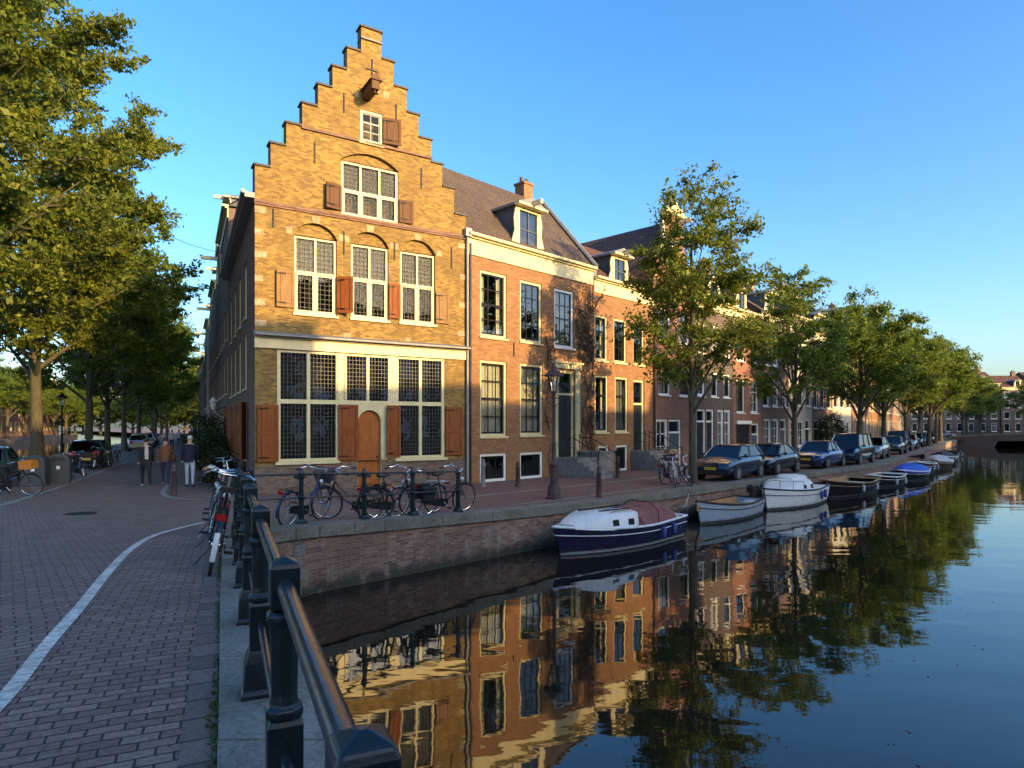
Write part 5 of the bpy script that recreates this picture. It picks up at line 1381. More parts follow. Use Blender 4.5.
    if basket == 'crate':
        b = MB(); b.box(.34,-.2,.86,.70,.2,.88)
        for a in ((.34,-.2,.36,.2),(.68,-.2,.70,.2),(.36,-.2,.68,-.18),(.36,.18,.68,.2)): b.box(a[0],a[1],.881,a[2],a[3],1.10)
        b.build('crate', M['crate'], root, uv=False)
    elif basket == 'bag':
        for s in (-1,1):
            b = MB(); b.loft([[(-.78,s*.07,.72),(-.42,s*.07,.72),(-.42,s*.22,.70),(-.78,s*.22,.70)],[(-.76,s*.07,.38),(-.44,s*.07,.38),(-.44,s*.2,.38),(-.76,s*.2,.38)]]); b.build('pannier', M['black_cloth'], root, bevel=.02, uv=False)
    elif basket == 'basket':
        b = MB(); b.loft([[(.42,-.16,.82),(.70,-.16,.82),(.70,.16,.82),(.42,.16,.82)],[(.38,-.21,1.08),(.76,-.21,1.08),(.76,.21,1.08),(.38,.21,1.08)]]); b.build('basket', M['tarp_dark'], root, uv=False)
    return root
def place(o, p, heading, lean=0.0, flip=False):
    o.location = p; o.rotation_mode = 'XYZ'
    o.rotation_euler = (lean, 0, heading)
    return o
hr = math.atan2(dirr.y, dirr.x)
def by_rail(y, off): return Vector((-.23-.443*(y-1)-off, y, gz(y)+.015 + (KH if off < .33 else 0)))
bk1 = bike('black bicycle leaning on the bridge railing, red rear light and white mudguard patch','bike_black',white_guard=True,group='bicycles against the bridge railing')
place(bk1, by_rail(7.75,.36), hr-.03, R(11))
bk2 = bike('black bicycle without white patch against the bridge railing just beyond the red light one','bike_black',case=False,group='bicycles against the bridge railing')
place(bk2, by_rail(9.3,.40), hr+.06, R(11))
bk3 = bike('silver bicycle with raised handlebar at the far end of the bridge railing','bike_silver',group='bicycles against the bridge railing')
place(bk3, by_rail(10.4,.42), hr+.05, R(9))
bk4 = dup(bk1,None,None,None,'black bicycle at the railing corner, farthest on the bridge'); place(bk4, by_rail(11.3,.42), hr+.08, R(8))
qh = math.atan2(QD.y,QD.x); GB = 'bicycles along the quay railing'
def qbike(src, label, t, inn, head, lean): 
    o = dup(src, None, None, None, label, GB) if src.get('used') else src
    src['used'] = 1; o['label'] = label; o['group'] = GB
    p = Q(t, inn); p.z += .012; return place(o, p, head, lean)
b5 = bike('black bicycle with front basket in the middle of the quay railing','bike_black',basket='basket')
b6 = bike('dark blue bicycle on the quay railing','bike_blue'); b7 = bike('silver grey bicycle on the quay railing','bike_silver',case=False)
qbike(b6,'dark blue bicycle leftmost on the quay railing with its wheel turned to the street',.35,.95,qh+.5,R(8))
qbike(b5,'black bicycle with dark front basket at the second quay railing post',1.55,1.05,qh+PI*.75,R(-9))
qbike(bike('black bicycle with chain case between second and third railing posts','bike_black'),'black bicycle with chain case between the second and third quay railing posts',2.25,.72,qh+.06,R(9))
qbike(b7,'silver grey bicycle just behind the third quay railing post',3.05,.85,qh+PI+.05,R(-9))
qbike(bike('black bicycle','bike_black',basket='bag'),'black bicycle with panniers reaching past the last quay railing post',3.75,.7,qh-.04,R(9))
for o in (b5,b6,b7):
    if 'used' in o: del o['used']
for o in list(bpy.data.objects):
    if 'used' in o: del o['used']
GT = 'bicycles by the nearest quay tree'
for i,(src,lab,px,py,h,l) in enumerate([(bk3,'silver bicycle parked left of the nearest quay tree, nearest of three',676,486,qh+PI+.5,R(6)),(b5,'black basket bicycle behind the silver one by the nearest quay tree',668,483,qh+.25,R(-7)),(bk2,'black bicycle leaning closest to the nearest quay tree trunk',684,485,qh+PI+.9,R(9))]):
    place(dup(src,None,None,None,lab,GT), W(px,py), h, l)
GS = 'bicycles along the left street kerb'
cr = bike('black bicycle with orange crate in front of the grey bins','bike_black',basket='crate',group=GS)
place(cr, W(12,496), R(8), R(6))
for src,lab,px,py,h,l in [(bk1,'black bicycle with red light between the bins and the elms',66,482,R(112),R(7)),(b6,'blue bicycle beside the red light one by the left kerb',78,478,R(100),R(-6)),(bk4,'black bicycle near the second elm trunk',94,470,R(120),R(8)),(b7,'grey bicycle by the third elm trunk',104,467,R(95),R(-8)),(bk2,'black bicycle by the fourth elm trunk',116,463,R(110),R(6))]:
    place(dup(src,None,None,None,lab,GS), W(px,py), h, l)
for i,(k,lab) in enumerate([(1.0,'black bicycle leaning on the corner house side wall'),(3.0,'dark bicycle leaning under the shutters of the side wall')]):
    p = GA+SD*k+Vector((-.55,-.3,0)); p.z = gz(p.y)+.01
    place(dup(bk4 if i else b6,None,None,None,lab,'bicycles on the side wall'), p, math.atan2(SD.y,SD.x)+PI, R(8))
# ------------------------------------------------------------------ cars
def car(label, pmat, L=4.1, Wd=1.74, H=1.46, kind='hatch', group='cars parked along the quay'):
    root = thing('parked_car', label, 'car', (0,0,0), 0, group)
    hl = L/2; w = Wd/2
    # body: cross sections from the front (+x) to the back
    zb = .88 if kind != 'van' else .98
    if kind == 'sedan': st = [(hl,.36,.58,.80),(hl-.08,.24,.70,.92),(hl-.45,.22,.80,.98),(hl-1.15,.21,.89,1.0),(hl-2.2,.20,.92,1.0),(-hl+1.0,.21,.95,1.0),(-hl+.25,.25,.96,.96),(-hl,.34,.80,.86)]
    elif kind == 'van': st = [(hl,.36,.70,.86),(hl-.08,.25,.88,.95),(hl-.5,.22,.98,.99),(hl-.95,.21,1.04,1.0),(hl-2.2,.20,1.06,1.0),(-hl+.8,.21,1.07,1.0),(-hl+.12,.25,1.07,.98),(-hl,.36,.95,.94)]
    else: st = [(hl,.36,.60,.82),(hl-.08,.24,.74,.93),(hl-.45,.22,.85,.98),(hl-1.05,.21,.93,1.0),(hl-2.1,.20,.96,1.0),(-hl+.8,.21,.99,1.0),(-hl+.12,.26,.98,.97),(-hl,.36,.84,.90)]
    rings = []
    for x,z0,z1,f in st:
        ww = w*f; rings.append([(x,-ww*.86,z0),(x,-ww*.98,z0+.14),(x,-ww,(z0+z1)*.5+.04),(x,-ww*.97,z1-.08),(x,-ww*.88,z1),(x,0,z1+.025),(x,ww*.88,z1),(x,ww*.97,z1-.08),(x,ww,(z0+z1)*.5+.04),(x,ww*.98,z0+.14),(x,ww*.86,z0)])
    b = MB(); b.loft(rings); 
    # greenhouse
    if kind == 'sedan': xs = (hl-1.15,hl-1.85,-hl+1.35,-hl+.55)
    elif kind == 'van': xs = (hl-.85,hl-1.5,-hl+.35,-hl+.1)
    else: xs = (hl-1.05,hl-1.8,-hl+.65,-hl+.15)
    zz = {'sedan':.90,'van':1.03,'hatch':.94}[kind]
    wb, wr = w*.90, w*.72
    base = [(xs[0],wb*.93),(xs[3],wb*.93)]
    r0 = [Vector((xs[0],-wb,zz)),Vector((xs[0],wb,zz)),Vector((xs[3],wb*.95,zz+.02)),Vector((xs[3],-wb*.95,zz+.02))]
    r1 = [Vector((xs[1],-wr,H-.04)),Vector((xs[1],wr,H-.04)),Vector((xs[2],wr*.97,H-.05)),Vector((xs[2],-wr*.97,H-.05))]
    # roof shell with a soft crown, pillars
    for i in range(4): b.tube([r0[i],r0[i].lerp(r1[i],.5)+Vector((.02 if i<2 else -.02,0,.02)),r1[i]],.045,6)
    for t in ((.46,) if L < 4.3 else (.36,.72)):
        for (i,j) in ((0,3),(1,2)): b.tube([r0[i].lerp(r0[j],t),r1[i].lerp(r1[j],t)],.04,6)
    xm = [(xs[1]+.04,.0,.90),(xs[1]-.15,.03,1.0),((xs[1]+xs[2])/2,.055,1.02),(xs[2]+.15,.03,1.0),(xs[2]-.06,-.01,.93)]
    b.loft([[(x,-wr*f-.02,H-.07),(x,-wr*f*.9,H-.03+dz*.6),(x,0,H-.02+dz),(x,wr*f*.9,H-.03+dz*.6),(x,wr*f+.02,H-.07)] for x,dz,f in xm])
    bo = b.build('body', M[pmat], root, smooth=True, uv=False)
    g = MB(); g.add([p for p in r0+r1], [(0,1,5,4),(1,2,6,5),(2,3,7,6),(3,0,4,7)]); g.build('windows', M['car_glass'], root, uv=False)
    ins = MB(); ins.box(xs[3]+.25,-w*.7,.5,xs[0]-.35,w*.7,zz+.02)
    for x in (hl-2.1,-hl+1.3):
        for s in (-1,1): ins.box(x-.08,s*.38-.22,zz-.1,x+.06,s*.38+.22,zz+.36)
    ins.build('seats', M['car_trim'], root, uv=False)
    rw = .31 if kind != 'van' else .33
    xw = (hl-.82, -hl+.75)
    for x in xw:
        for s in (-1,1):
            ar = MB(); ar.lathe([(rw+.07,-.02),(rw+.07,.02)],20); ar.xform(Matrix.Translation((x,s*(w-.012),rw+.01)) @ Matrix.Rotation(R(90),4,'X')); ar.build('wheel_arch', M['car_trim'], root, uv=False)
            ty = MB(); ty.lathe([(rw-.10,-.10),(rw-.02,-.105),(rw,-.07),(rw,.07),(rw-.02,.105),(rw-.10,.10)],22); ty.xform(Matrix.Translation((x,s*(w-.075),rw)) @ Matrix.Rotation(R(90),4,'X'))
            t_ = ty.build('wheel', M['tyre'], root, smooth=True, uv=False)
            rm = MB(); rm.lathe([(rw-.10,-.112),(rw-.13,-.108),(.05,-.118),(.02,-.12)],10) if s > 0 else rm.lathe([(rw-.10,.112),(rw-.13,.108),(.05,.118),(.02,.12)],10)
            rm.xform(Matrix.Translation((x,s*(w-.075),rw)) @ Matrix.Rotation(R(90),4,'X')); rm.build('rim', M['alloy'], t_, uv=False)
    for s in (-1,1):
        h = MB(); h.loft([[(hl-.03,s*w*.42,.60),(hl-.05,s*w*.42,.70),(hl-.16,s*w*.80,.74),(hl-.12,s*w*.80,.62)],[(hl-.30,s*w*.42,.60),(hl-.30,s*w*.42,.74),(hl-.42,s*w*.95,.80),(hl-.40,s*w*.93,.64)]]); h.build('headlight', M['lamp_lens'], root, uv=False)
        r_ = MB(); r_.box(-hl-.012,s*w*.62-.12,.72,-hl+.25,s*w*.62+.16,.92); r_.build('tail_light', M['red_lens'], root, uv=False)
        m_ = MB(); m_.ball((xs[0]-.38,s*(w+.10),zz+.08),.10,0,8,6,(.6,1,.75)); m_.box(xs[0]-.40,min(s*(w-.1),s*(w+.1)),zz+.03,xs[0]-.34,max(s*(w-.1),s*(w+.1)),zz+.07); m_.build('mirror', M[pmat], root, smooth=True, uv=False)
    gr = MB(); gr.box(hl-.06,-w*.40,.54,hl+.012,w*.40,.69); gr.box(hl-.10,-w*.62,.28,hl+.016,w*.62,.44); gr.build('grille', M['car_trim'], root, uv=False)
    ch = MB(); ch.box(hl,-w*.38,.61,hl+.02,w*.38,.63); ch.build('grille_bar', M['chrome'], root, uv=False)
    for x,s in ((hl+.018,1),(-hl-.02,-1)):
        p = MB(); p.box(min(x,x+s*.012),-.26,.46,max(x,x+s*.012),.26,.57); p.build('licence_plate', M['plate'], root, uv=False)
    lb = MB()
    for s in (-1,1): lb.box(-hl+1.0,s*(w+.002)-.006,.42,hl-1.1,s*(w+.002)+.006,.46)
    lb.build('side_trim', M['car_trim'], root, uv=False)
    return root
def park(o, p, head): o.scale = (.92,.92,.95); o.location = (p[0],p[1],gz(p[1])+.01); o.rotation_euler = (0,0,head); return o
hq = math.atan2(-QD.y,-QD.x)
def C(t): return Q0 + QN*1.32 + QD*t
c1 = car('navy hatchback with orange reflections on its windscreen, nearest parked car on the quay','car_navy'); park(c1, C(19.4), hq+.06)
c2 = car('black saloon parked behind the navy hatchback','car_black',4.2,1.72,1.42,'sedan'); park(c2, C(23.5)+QN*.1, hq+.04)
c3 = car('blue saloon parked behind the second quay tree','car_blue',4.3,1.74,1.44,'sedan'); park(c3, C(29.3), hq+.03)
c4 = car('tall dark blue people carrier parked behind the blue saloon','car_navy',4.5,1.84,1.80,'van'); park(c4, (19.2,36.9), hq+.05)
h2 = math.atan2(-.786,-.618)
c5 = car('silver hatchback between two quay trees','car_silver',3.9,1.68,1.48); park(c5, (24.0,43.2), h2)
park(dup(c2,None,None,None,'dark saloon behind the silver hatchback'), (29,49.6), h2)
park(dup(c4,None,None,None,'dark people carrier beyond the silver hatchback'), (32.4,54.6), h2)
h3 = math.atan2(-.812,-.583)
park(dup(c5,None,None,None,'pale hatchback seen between distant quay trees'), (35.9,59.0), h3)
park(dup(c1,None,None,None,'dark hatchback behind the white covered boat'), (40.6,65.6), h3)
park(dup(c5,None,None,None,'small silver car near the far bridge'), (44.6,71.0), h3)
park(dup(c2,None,None,None,'last dark car before the far bridge'), (49.3,77.2), h3)
GC = 'cars parked along the left canal'
hs = math.atan2(SD.y,SD.x)
c6 = car('dark teal saloon behind the bins at the left edge','car_teal',4.3,1.74,1.44,'sedan',GC); park(c6, (-19.6,24.4), hs)
c7 = car('dark estate car behind the bicycles under the great elm','car_black',4.4,1.76,1.50,'hatch',GC); park(c7, (-22.2,34.2), hs)
park(dup(c5,None,None,None,'silver hatchback facing away halfway along the left kerb',GC), (-31.5,55,0), hs)
park(dup(c5,None,None,None,'silver car further along the left kerb',GC), (-36,64,0), hs)
park(dup(c2,None,None,None,'dark car farthest along the left kerb',GC), (-39.5,71,0), hs)
park(dup(c3,None,None,None,'blue car on the far bank of the left canal',GC), (-40.6,44,0), hs)
park(dup(c5,None,None,None,'silver car on the far bank of the left canal',GC), (-44.5,52,0), hs)

# ------------------------------------------------------------------ boats
def hull(L, B, fb, sheer, draft=.25, full=.75, n=16, tumble=0.0):
    """stations from stern (-L/2) to bow (+L/2); z = 0 at the waterline"""
    S = []
    for i in range(n+1):
        t = i/n; x = -L/2+L*t
        bb = B/2*(full+(1-full)*min(1,t/.35)) if t < .35 else B/2*max(.0,(1-((t-.35)/.65)**2.3))
        zs = fb + sheer*max(0,(t-.3)/.7)**2 + .08*(1-t)**2
        S.append((x, max(bb,.015), zs, t))
    return S
def boat(label, L, B, fb, sheer, hmat, style, group='boats moored along the quay', rim='gel_white', inside='tan_wood', tarp=None, stripe=None):
    root = thing('moored_boat', label, 'boat', (0,0,0), 0, group)
    S = hull(L,B,fb,sheer); rings = []
    prof = [(.0,-.28),(.55,-.25),(.80,-.05),(.90,.35),(.97,.75),(1.0,1.0)]
    for x,b,zs,t in S:
        rake = .28*max(0,(t-.6)/.4)**2
        rg_ = []
        for f,h in prof[::-1]: rg_.append((x-rake*(1-max(0,h))*1.0, -b*f, h*zs if h >= 0 else h))
        for f,h in prof[1:]: rg_.append((x-rake*(1-max(0,h))*1.0, b*f, h*zs if h >= 0 else h))
        rings.append(rg_)
    m_ = MB(); m_.loft(rings, closed=False, cap=False); m_.poly(rings[0]) ; 
    m_.build('hull', M[hmat], root, smooth=True, uv=False)
    if True:
        s_ = MB()
        for sg in (-1,1):
            s_.loft([[(x-.26*max(0,(t-.6)/.4)**2, sg*(b*.835+.008), .02),(x-.26*max(0,(t-.6)/.4)**2, sg*(b*.85+.008), .09)] for x,b,zs,t in S], closed=False, cap=False)
        s_.build('waterline_stripe', M[stripe or 'tarp_dark'], root, uv=False)
        s_ = MB()
        for sg in (-1,1): s_.tube([(x-.05*max(0,(t-.6)/.4)**2,sg*(b*.965+.01),zs*.72) for x,b,zs,t in S],.014,5)
        s_.build('rubbing_strake', M[rim], root, uv=False)
    g = MB()
    for s in (-1,1): g.tube([(x,s*b,zs+.01) for x,b,zs,t in S],.035,6)
    g.tube([(S[0][0],-S[0][1],S[0][2]+.01),(S[0][0],S[0][1],S[0][2]+.01)],.035,6)
    g.build('gunwale', M[rim], root, smooth=True, uv=False)
    def deck(t0, t1, drop, mat, inset=.03):
        d = MB(); pts = [q for q in S if t0-1e-6 <= q[3] <= t1+1e-6]
        for p,q in zip(pts,pts[1:]): d.quad((p[0],-max(p[1]-inset,.005),p[2]-drop),(q[0],-max(q[1]-inset,.005),q[2]-drop),(q[0],max(q[1]-inset,.005),q[2]-drop),(p[0],max(p[1]-inset,.005),p[2]-drop))
        return d.build('deck', M[mat], root, uv=False)
    def cabin(x0, x1, wf, h, mat, wins=2, front=.8, lift=0.0):
        c = MB(); zs = fb+.0+lift
        secs = []
        for k in range(9):
            t = k/8; x = x0+(x1-x0)*t; e = min(1,.55+1.8*min(t,.25)*1.0) if t < .25 else (1 if t < .6 else 1-.55*((t-.6)/.4)**1.6)
            hh = h*(min(1,.80+t*2) if t < .1 else (1 if t < .55 else 1-front*((t-.55)/.45)**1.5)); ww = B/2*wf*max(.35,e)
            base = zs+sheer*max(0,((x+L/2)/L-.3)/.7)**2-.03
            secs.append([(x,-ww,base),(x,-ww*.93,base+hh*.72),(x,-ww*.78,base+hh*.96),(x,0,base+hh*1.04),(x,ww*.78,base+hh*.96),(x,ww*.93,base+hh*.72),(x,ww,base)])
        c.loft(secs); o = c.build('cabin', M[mat], root, smooth=True, uv=False)
        for s in (-1,1):
            for k in range(wins):
                i = 2+2*k; a, b2 = Vector(secs[i][0]), Vector(secs[i][1]); a2, b3 = Vector(secs[i+1][0]), Vector(secs[i+1][1])
                f0, f1 = .35,.85
                q = [a.lerp(b2,f0),a2.lerp(b3,f0),a2.lerp(b3,f1),a.lerp(b2,f1)]
                cc = sum(q,Vector())/4; q = [cc+(v-cc)*Vector((.72,1,1)) if False else Vector((cc.x+(v.x-cc.x)*.75,v.y-.012,v.z)) for v in q]
                if s > 0: q = [Vector((v.x,-v.y,v.z)) for v in q]
                wv = MB(); wv.poly(q); wv.build('porthole', M['black_paint'], o, uv=False)
        return o
    def fenders(ts, mat='fender_blue'):
        for t in ts:
            k = min(range(len(S)), key=lambda i: abs(S[i][3]-t)); x,b,zs,_ = S[k]
            f = MB(); f.lathe([(.02,.0),(.07,.05),(.075,.30),(.03,.36)],10,0,(x,b+.07,zs-.44)); f.tube([(x,b+.07,zs-.10),(x,b-.02,zs+.04)],.008,5); f.build('fender', M[mat], root, smooth=True, uv=False)
    if style == 'cruiser':
        deck(0,1,.02,'gel_white')
        cabin(-L*.12,L*.40,.80,.46,'gel_white',2,.75)
        ck = MB(); ck.box(-L*.44,-B*.36,fb-.012,-L*.12,B*.36,fb+.02); ck.build('cockpit', M['tan_wood'], root, uv=False)
        if tarp:
            t_ = MB(); rr = random.Random(5); secs = []
            for k in range(9):
                f = k/8; x = -L*.40+L*.32*f; hh = .22+.32*math.sin(PI*min(1,f*.75+.12))
                secs.append([(x,-B*.40+.03*rr.random(),fb+.03),(x+.02,-B*.34,fb+.03+hh*.55+rr.uniform(-.03,.03)),(x,-B*.16,fb+.03+hh+rr.uniform(-.05,.05)),(x-.02,B*.1,fb+.03+hh*.96+rr.uniform(-.05,.05)),(x,B*.30,fb+.03+hh*.6),(x,B*.40,fb+.03)])
            t_.loft(secs); t_.build('canopy', M[tarp], root, smooth=True, uv=False)
            hp = MB(); hp.tube([(-L*.20,-B*.41,fb),(-L*.205,-B*.38,fb+.38),(-L*.21,-B*.2,fb+.60),(-L*.21,B*.2,fb+.60),(-L*.205,B*.38,fb+.38),(-L*.2,B*.41,fb)],.02,6); hp.build('canopy_hoop', M['rust'], root, uv=False)
        ms = MB(); ms.tube([(-L*.05,-.1,fb+.54),(L*.30,-.05,fb+.56)],.03,6); ms.tube([(-L*.02,.35,fb+.50),(L*.22,.3,fb+.53)],.02,6); ms.build('boat_hook', M['iron'], root, uv=False)
        fenders((.18,.34))
        hc = MB(); hc.box(L*.02,-.22,fb+.455,L*.12,.22,fb+.50); hc.build('hatch', M['lamp_lens'], root, bevel=.015, uv=False)
        for s in (-1,1): gr_ = MB(); gr_.tube([(-L*.08,s*B*.29,fb+.44),(-L*.06,s*B*.29,fb+.50),(L*.16,s*B*.29,fb+.50),(L*.18,s*B*.29,fb+.44)],.014,5); gr_.build('grab_rail', M['tan_wood'], root, uv=False)
        for t_ in (.08,.5,.92):
            k = int(t_*16); cl = MB(); cl.box(S[k][0]-.09,S[k][1]*.9-.015,S[k][2]+.02,S[k][0]+.09,S[k][1]*.9+.015,S[k][2]+.045); cl.box(S[k][0]-.03,S[k][1]*.9-.012,S[k][2]-.02,S[k][0]+.03,S[k][1]*.9+.012,S[k][2]+.02); cl.build('cleat', M['chrome'], root, uv=False)
        rc = MB(); rc.tube([(L*.42+.10*(1+.05*i)*math.cos(i*.6),.10*(1+.05*i)*math.sin(i*.6),fb+sheer*.75+.01+.002*i) for i in range(30)],.012,4); rc.build('rope_coil', M['tarp_white'], root, uv=False)
    elif style == 'cabin':
        deck(0,1,.02,'gel_white'); cabin(-L*.22,L*.34,.84,.48,'gel_white',2,.85); cabin(-L*.12,L*.08,.6,.26,'gel_white',0,.5,.42)
        ck = MB(); ck.box(-L*.45,-B*.34,fb-.012,-L*.23,B*.34,fb+.02); ck.build('cockpit', M['tarp_white'], root, uv=False)
        fenders((.25,.40),'fender_blue')
        rl = MB()
        for s in (-1,1): rl.tube([(S[k][0],s*S[k][1]*.93,S[k][2]+.38) for k in (10,12,14,15)],.012,5); [rl.tube([(S[k][0],s*S[k][1]*.93,S[k][2]),(S[k][0],s*S[k][1]*.93,S[k][2]+.38)],.010,5) for k in (10,12,14)]
        rl.build('pulpit_rail', M['chrome'], root, uv=False)
    elif style == 'open':
        deck(0,.95,fb*.62,inside,.06); deck(.80,1,.02,rim)
        inn = MB()
        for s in (-1,1): inn.loft([[(x,s*max(b-.05,.004),zs),(x,s*max(b-.07,.004),zs-fb*.63)] for x,b,zs,t in S], closed=False, cap=False)
        inn.build('inner_planking', M[inside], root, smooth=True, uv=False)
        for t in (.22,.45,.66):
            k = int(t*16); x,b,zs,_ = S[k]; th = MB(); th.box(x-.13,-b+.05,zs-.20,x+.13,b-.05,zs-.16); th.build('thwart', M[inside], root, uv=False)
        mt = MB(); mt.loft([[(S[0][0]-.25,-.13,fb+.25),(S[0][0]-.02,-.13,fb+.25),(S[0][0]-.02,.13,fb+.25),(S[0][0]-.25,.13,fb+.25)],[(S[0][0]-.28,-.16,fb+.42),(S[0][0]+.04,-.14,fb+.45),(S[0][0]+.04,.14,fb+.45),(S[0][0]-.28,.16,fb+.42)],[(S[0][0]-.2,-.1,fb+.58),(S[0][0],-.09,fb+.56),(S[0][0],.09,fb+.56),(S[0][0]-.2,.1,fb+.58)]]); mt.box(S[0][0]-.16,-.05,-.3,S[0][0]-.05,.05,fb+.26); mt.build('outboard_motor', M['black_paint'], root, smooth=True, uv=False)
        for t in (.1,.55):
            k = int(t*16); x,b,zs,_ = S[k]
            cu = MB(); cu.ball((x,b*.2,zs-.18),.25,0,8,6,(1.2,1.4,.5)); cu.build('cushion', M[tarp or 'tarp_red'], root, smooth=True, uv=False)
    elif style == 'sloop':
        deck(0,.95,fb*.5,'tan_wood',.08); deck(.72,1,.02,rim); deck(0,.12,.02,rim)
        inn = MB()
        for s in (-1,1): inn.loft([[(x,s*max(b-.10,.004),zs+.015),(x,s*max(b-.14,.004),zs-fb*.52)] for x,b,zs,t in S], closed=False, cap=False); inn.loft([[(x,s*b,zs+.012),(x,s*max(b-.10,.004),zs+.015)] for x,b,zs,t in S], closed=False, cap=False)
        inn.build('inner_planking', M['tan_wood'], root, smooth=True, uv=False)
        be = MB(); be.box(-L*.34,-B*.30,fb*.5,-L*.2,B*.30,fb*.85); be.box(-L*.1,-B*.2,fb*.5,L*.08,B*.2,fb*1.05); be.build('engine_box', M[tarp or 'tarp_white'], root, bevel=.04, uv=False)
        fenders((.3,.6),'tarp_white')
    elif style == 'covered':
        deck(0,1,.02,hmat)
        c_ = MB(); secs = []
        for k,(x,b,zs,t) in enumerate(S[:-1]):
            h = .50*math.sin(PI*min(1,.12+t*.86))**.7; wv = .03*math.sin(k*2.1)
            secs.append([(x,-b-.02,zs-.08),(x,-b*.96,zs+.03),(x,-b*.5,zs+h*.72+wv),(x,0,zs+h),(x,b*.5,zs+h*.72-wv),(x,b*.96,zs+.03),(x,b+.02,zs-.08)])
        c_.loft(secs); c_.build('cover', M[tarp], root, smooth=True, uv=False)
    return root
def moor(o, p, head, sc=.92): o.scale = (sc,)*3; o.location = (p[0],p[1],WATER); o.rotation_euler = (0,0,head); return o
hb_ = math.atan2(-QD.y,-QD.x)                        # bows towards the camera
moor(boat('navy hulled cabin boat with white deck and faded red canopy, nearest moored boat',5.3,1.8,.56,.22,'gel_navy','cruiser',tarp='tarp_red',stripe='waterline'), (2.75,17.15), hb_-.03)
moor(boat('pale blue open rowing boat with wooden inside and outboard motor',4.5,1.55,.52,.30,'gel_pale','open',rim='gel_brown',tarp='tarp_white'), (7.2,21.95), hb_+.04)
moor(boat('white cabin boat with blue fenders moored beside the black car',5.6,2.1,.70,.22,'gel_white','cabin',rim='gel_navy'), (10.95,25.6), hb_+.02, .88)
moor(boat('black wooden sloop with cream benches behind the white cabin boat',6.0,2.1,.56,.28,'gel_black','sloop',rim='tan_wood'), (15.4,29.9), hb_+.03)
moor(boat('small dark boat with pale rim before the blue covered one',4.6,1.8,.48,.22,'gel_black','sloop',rim='gel_white',tarp='tarp_dark'), (19.4,34.0), hb_+.02)
hb2 = math.atan2(-.786,-.618)
moor(boat('boat under a bright blue tarpaulin',5.2,2.0,.5,.22,'gel_black','covered',tarp='tarp_blue'), (23.0,37.7), hb2-.08)
moor(boat('brown boat with pale stripes moored past the blue tarpaulin',4.6,1.8,.6,.25,'gel_brown','sloop',rim='gel_white'), (27.2,43.2), hb2)
moor(boat('boat under a grey white canvas cover',5.4,2.1,.5,.25,'gel_brown','covered',tarp='tarp_white'), (31.6,48.3), hb2)
moor(boat('low boat under a dark grey cover near the far bridge',5.6,2.1,.5,.25,'gel_black','covered',tarp='tarp_dark'), (36.0,54.2), hb2)
moor(boat('last dark boat before the far bridge',6.2,2.2,.5,.25,'gel_black','sloop',rim='gel_brown',tarp='tarp_dark'), (43.2,64.4), hb2-.05)
# mooring lines
for i,(a,b,l) in enumerate([((5.0,19.2,-.2),Q(14.0,.1),'mooring rope of the navy cabin boat'),((9.5,24.2,-.2),Q(19.2,.1),'mooring rope of the pale blue rowing boat')]):
    a = Vector(a); b = Vector(b)+Vector((0,0,.06)); mb = MB(); mb.tube([a.lerp(b,t)-Vector((0,0,.25*math.sin(PI*t))) for t in [k/8 for k in range(9)]],.014,5); tag(mb.build('mooring_rope', M['tarp_white'], uv=False), l+' tied to the quay edge', 'rope')

mb = MB(); rf2 = random.Random(9)
for i in range(260):
    x, y = rf2.uniform(-3.5,9), rf2.uniform(3.5,18); 
    if (Vector((x,y,0))-Q0).dot(QN) > -.2: continue
    a = rf2.uniform(0,6.3); L = rf2.uniform(.008,.028); mb.quad(*[(x+L*math.cos(a+q)*(1 if k%2 else .6), y+L*math.sin(a+q)*(1 if k%2 else .6), WATER+.004) for k,q in enumerate((0,PI/2,PI,1.5*PI))])
tag(mb.build('floating_leaves', M['vine'], uv=False), 'tiny leaves and seeds floating on the dark canal water', 'leaves', kind='stuff')
# ------------------------------------------------------------------ street furniture
def lantern_post(label, loc, h=4.05, group=None, mat='iron'):
    root = thing('street_lamp', label, 'street lamp', loc, 0, group)
    p = MB(); p.lathe([(.25,0),(.25,.06),(.20,.10),(.19,.34),(.15,.40),(.13,.46)],8); p.lathe([(.115,.44),(.10,.95),(.13,.98),(.13,1.04),(.075,1.10),(.06,1.6),(.075,1.64),(.05,1.70),(.042,h-.95),(.065,h-.92),(.04,h-.85)],10)
    p.tube([(-.28,0,h-1.05),(.28,0,h-1.05)],.016,6)
    for s in (-1,1):
        p.tube([(0,0,h-1.35),(s*.14,0,h-1.2),(s*.20,0,h-1.0)],.012,5)
    p.build('post', M[mat], root, smooth=True, uv=False)
    l = MB(); z = h-.86
    for k in range(6):
        a = PI/3*k; l.tube([(.10*math.cos(a),.10*math.sin(a),z),(.19*math.cos(a),.19*math.sin(a),z+.46)],.010,4)
    l.lathe([(.10,z-.03),(.105,z+.01)],6); l.lathe([(.30,z+.46),(.30,z+.49),(.16,z+.62),(.10,z+.66),(.10,z+.72),(.05,z+.78),(.02,z+.86)],12)
    lo = l.build('lantern', M[mat], root, uv=False)
    g = MB(); g.lathe([(.095,z+.0),(.18,z+.455)],6); g.build('lantern_glass', M['lamp_glass'], lo, uv=False)
    b = MB(); b.lathe([(.03,z+.05),(.05,z+.2),(.03,z+.32)],8); b.build('bulb', M['opal'], lo, uv=False)
    return root
lantern_post('tall brown iron lantern post on the quay in front of the orange brick house door', W(554,499)+Vector((0,0,.0)), 4.05, 'old lantern posts', 'rust')
lantern_post('old lantern post under the great elm behind the parked bicycles', W(62,462), 4.2, 'old lantern posts')
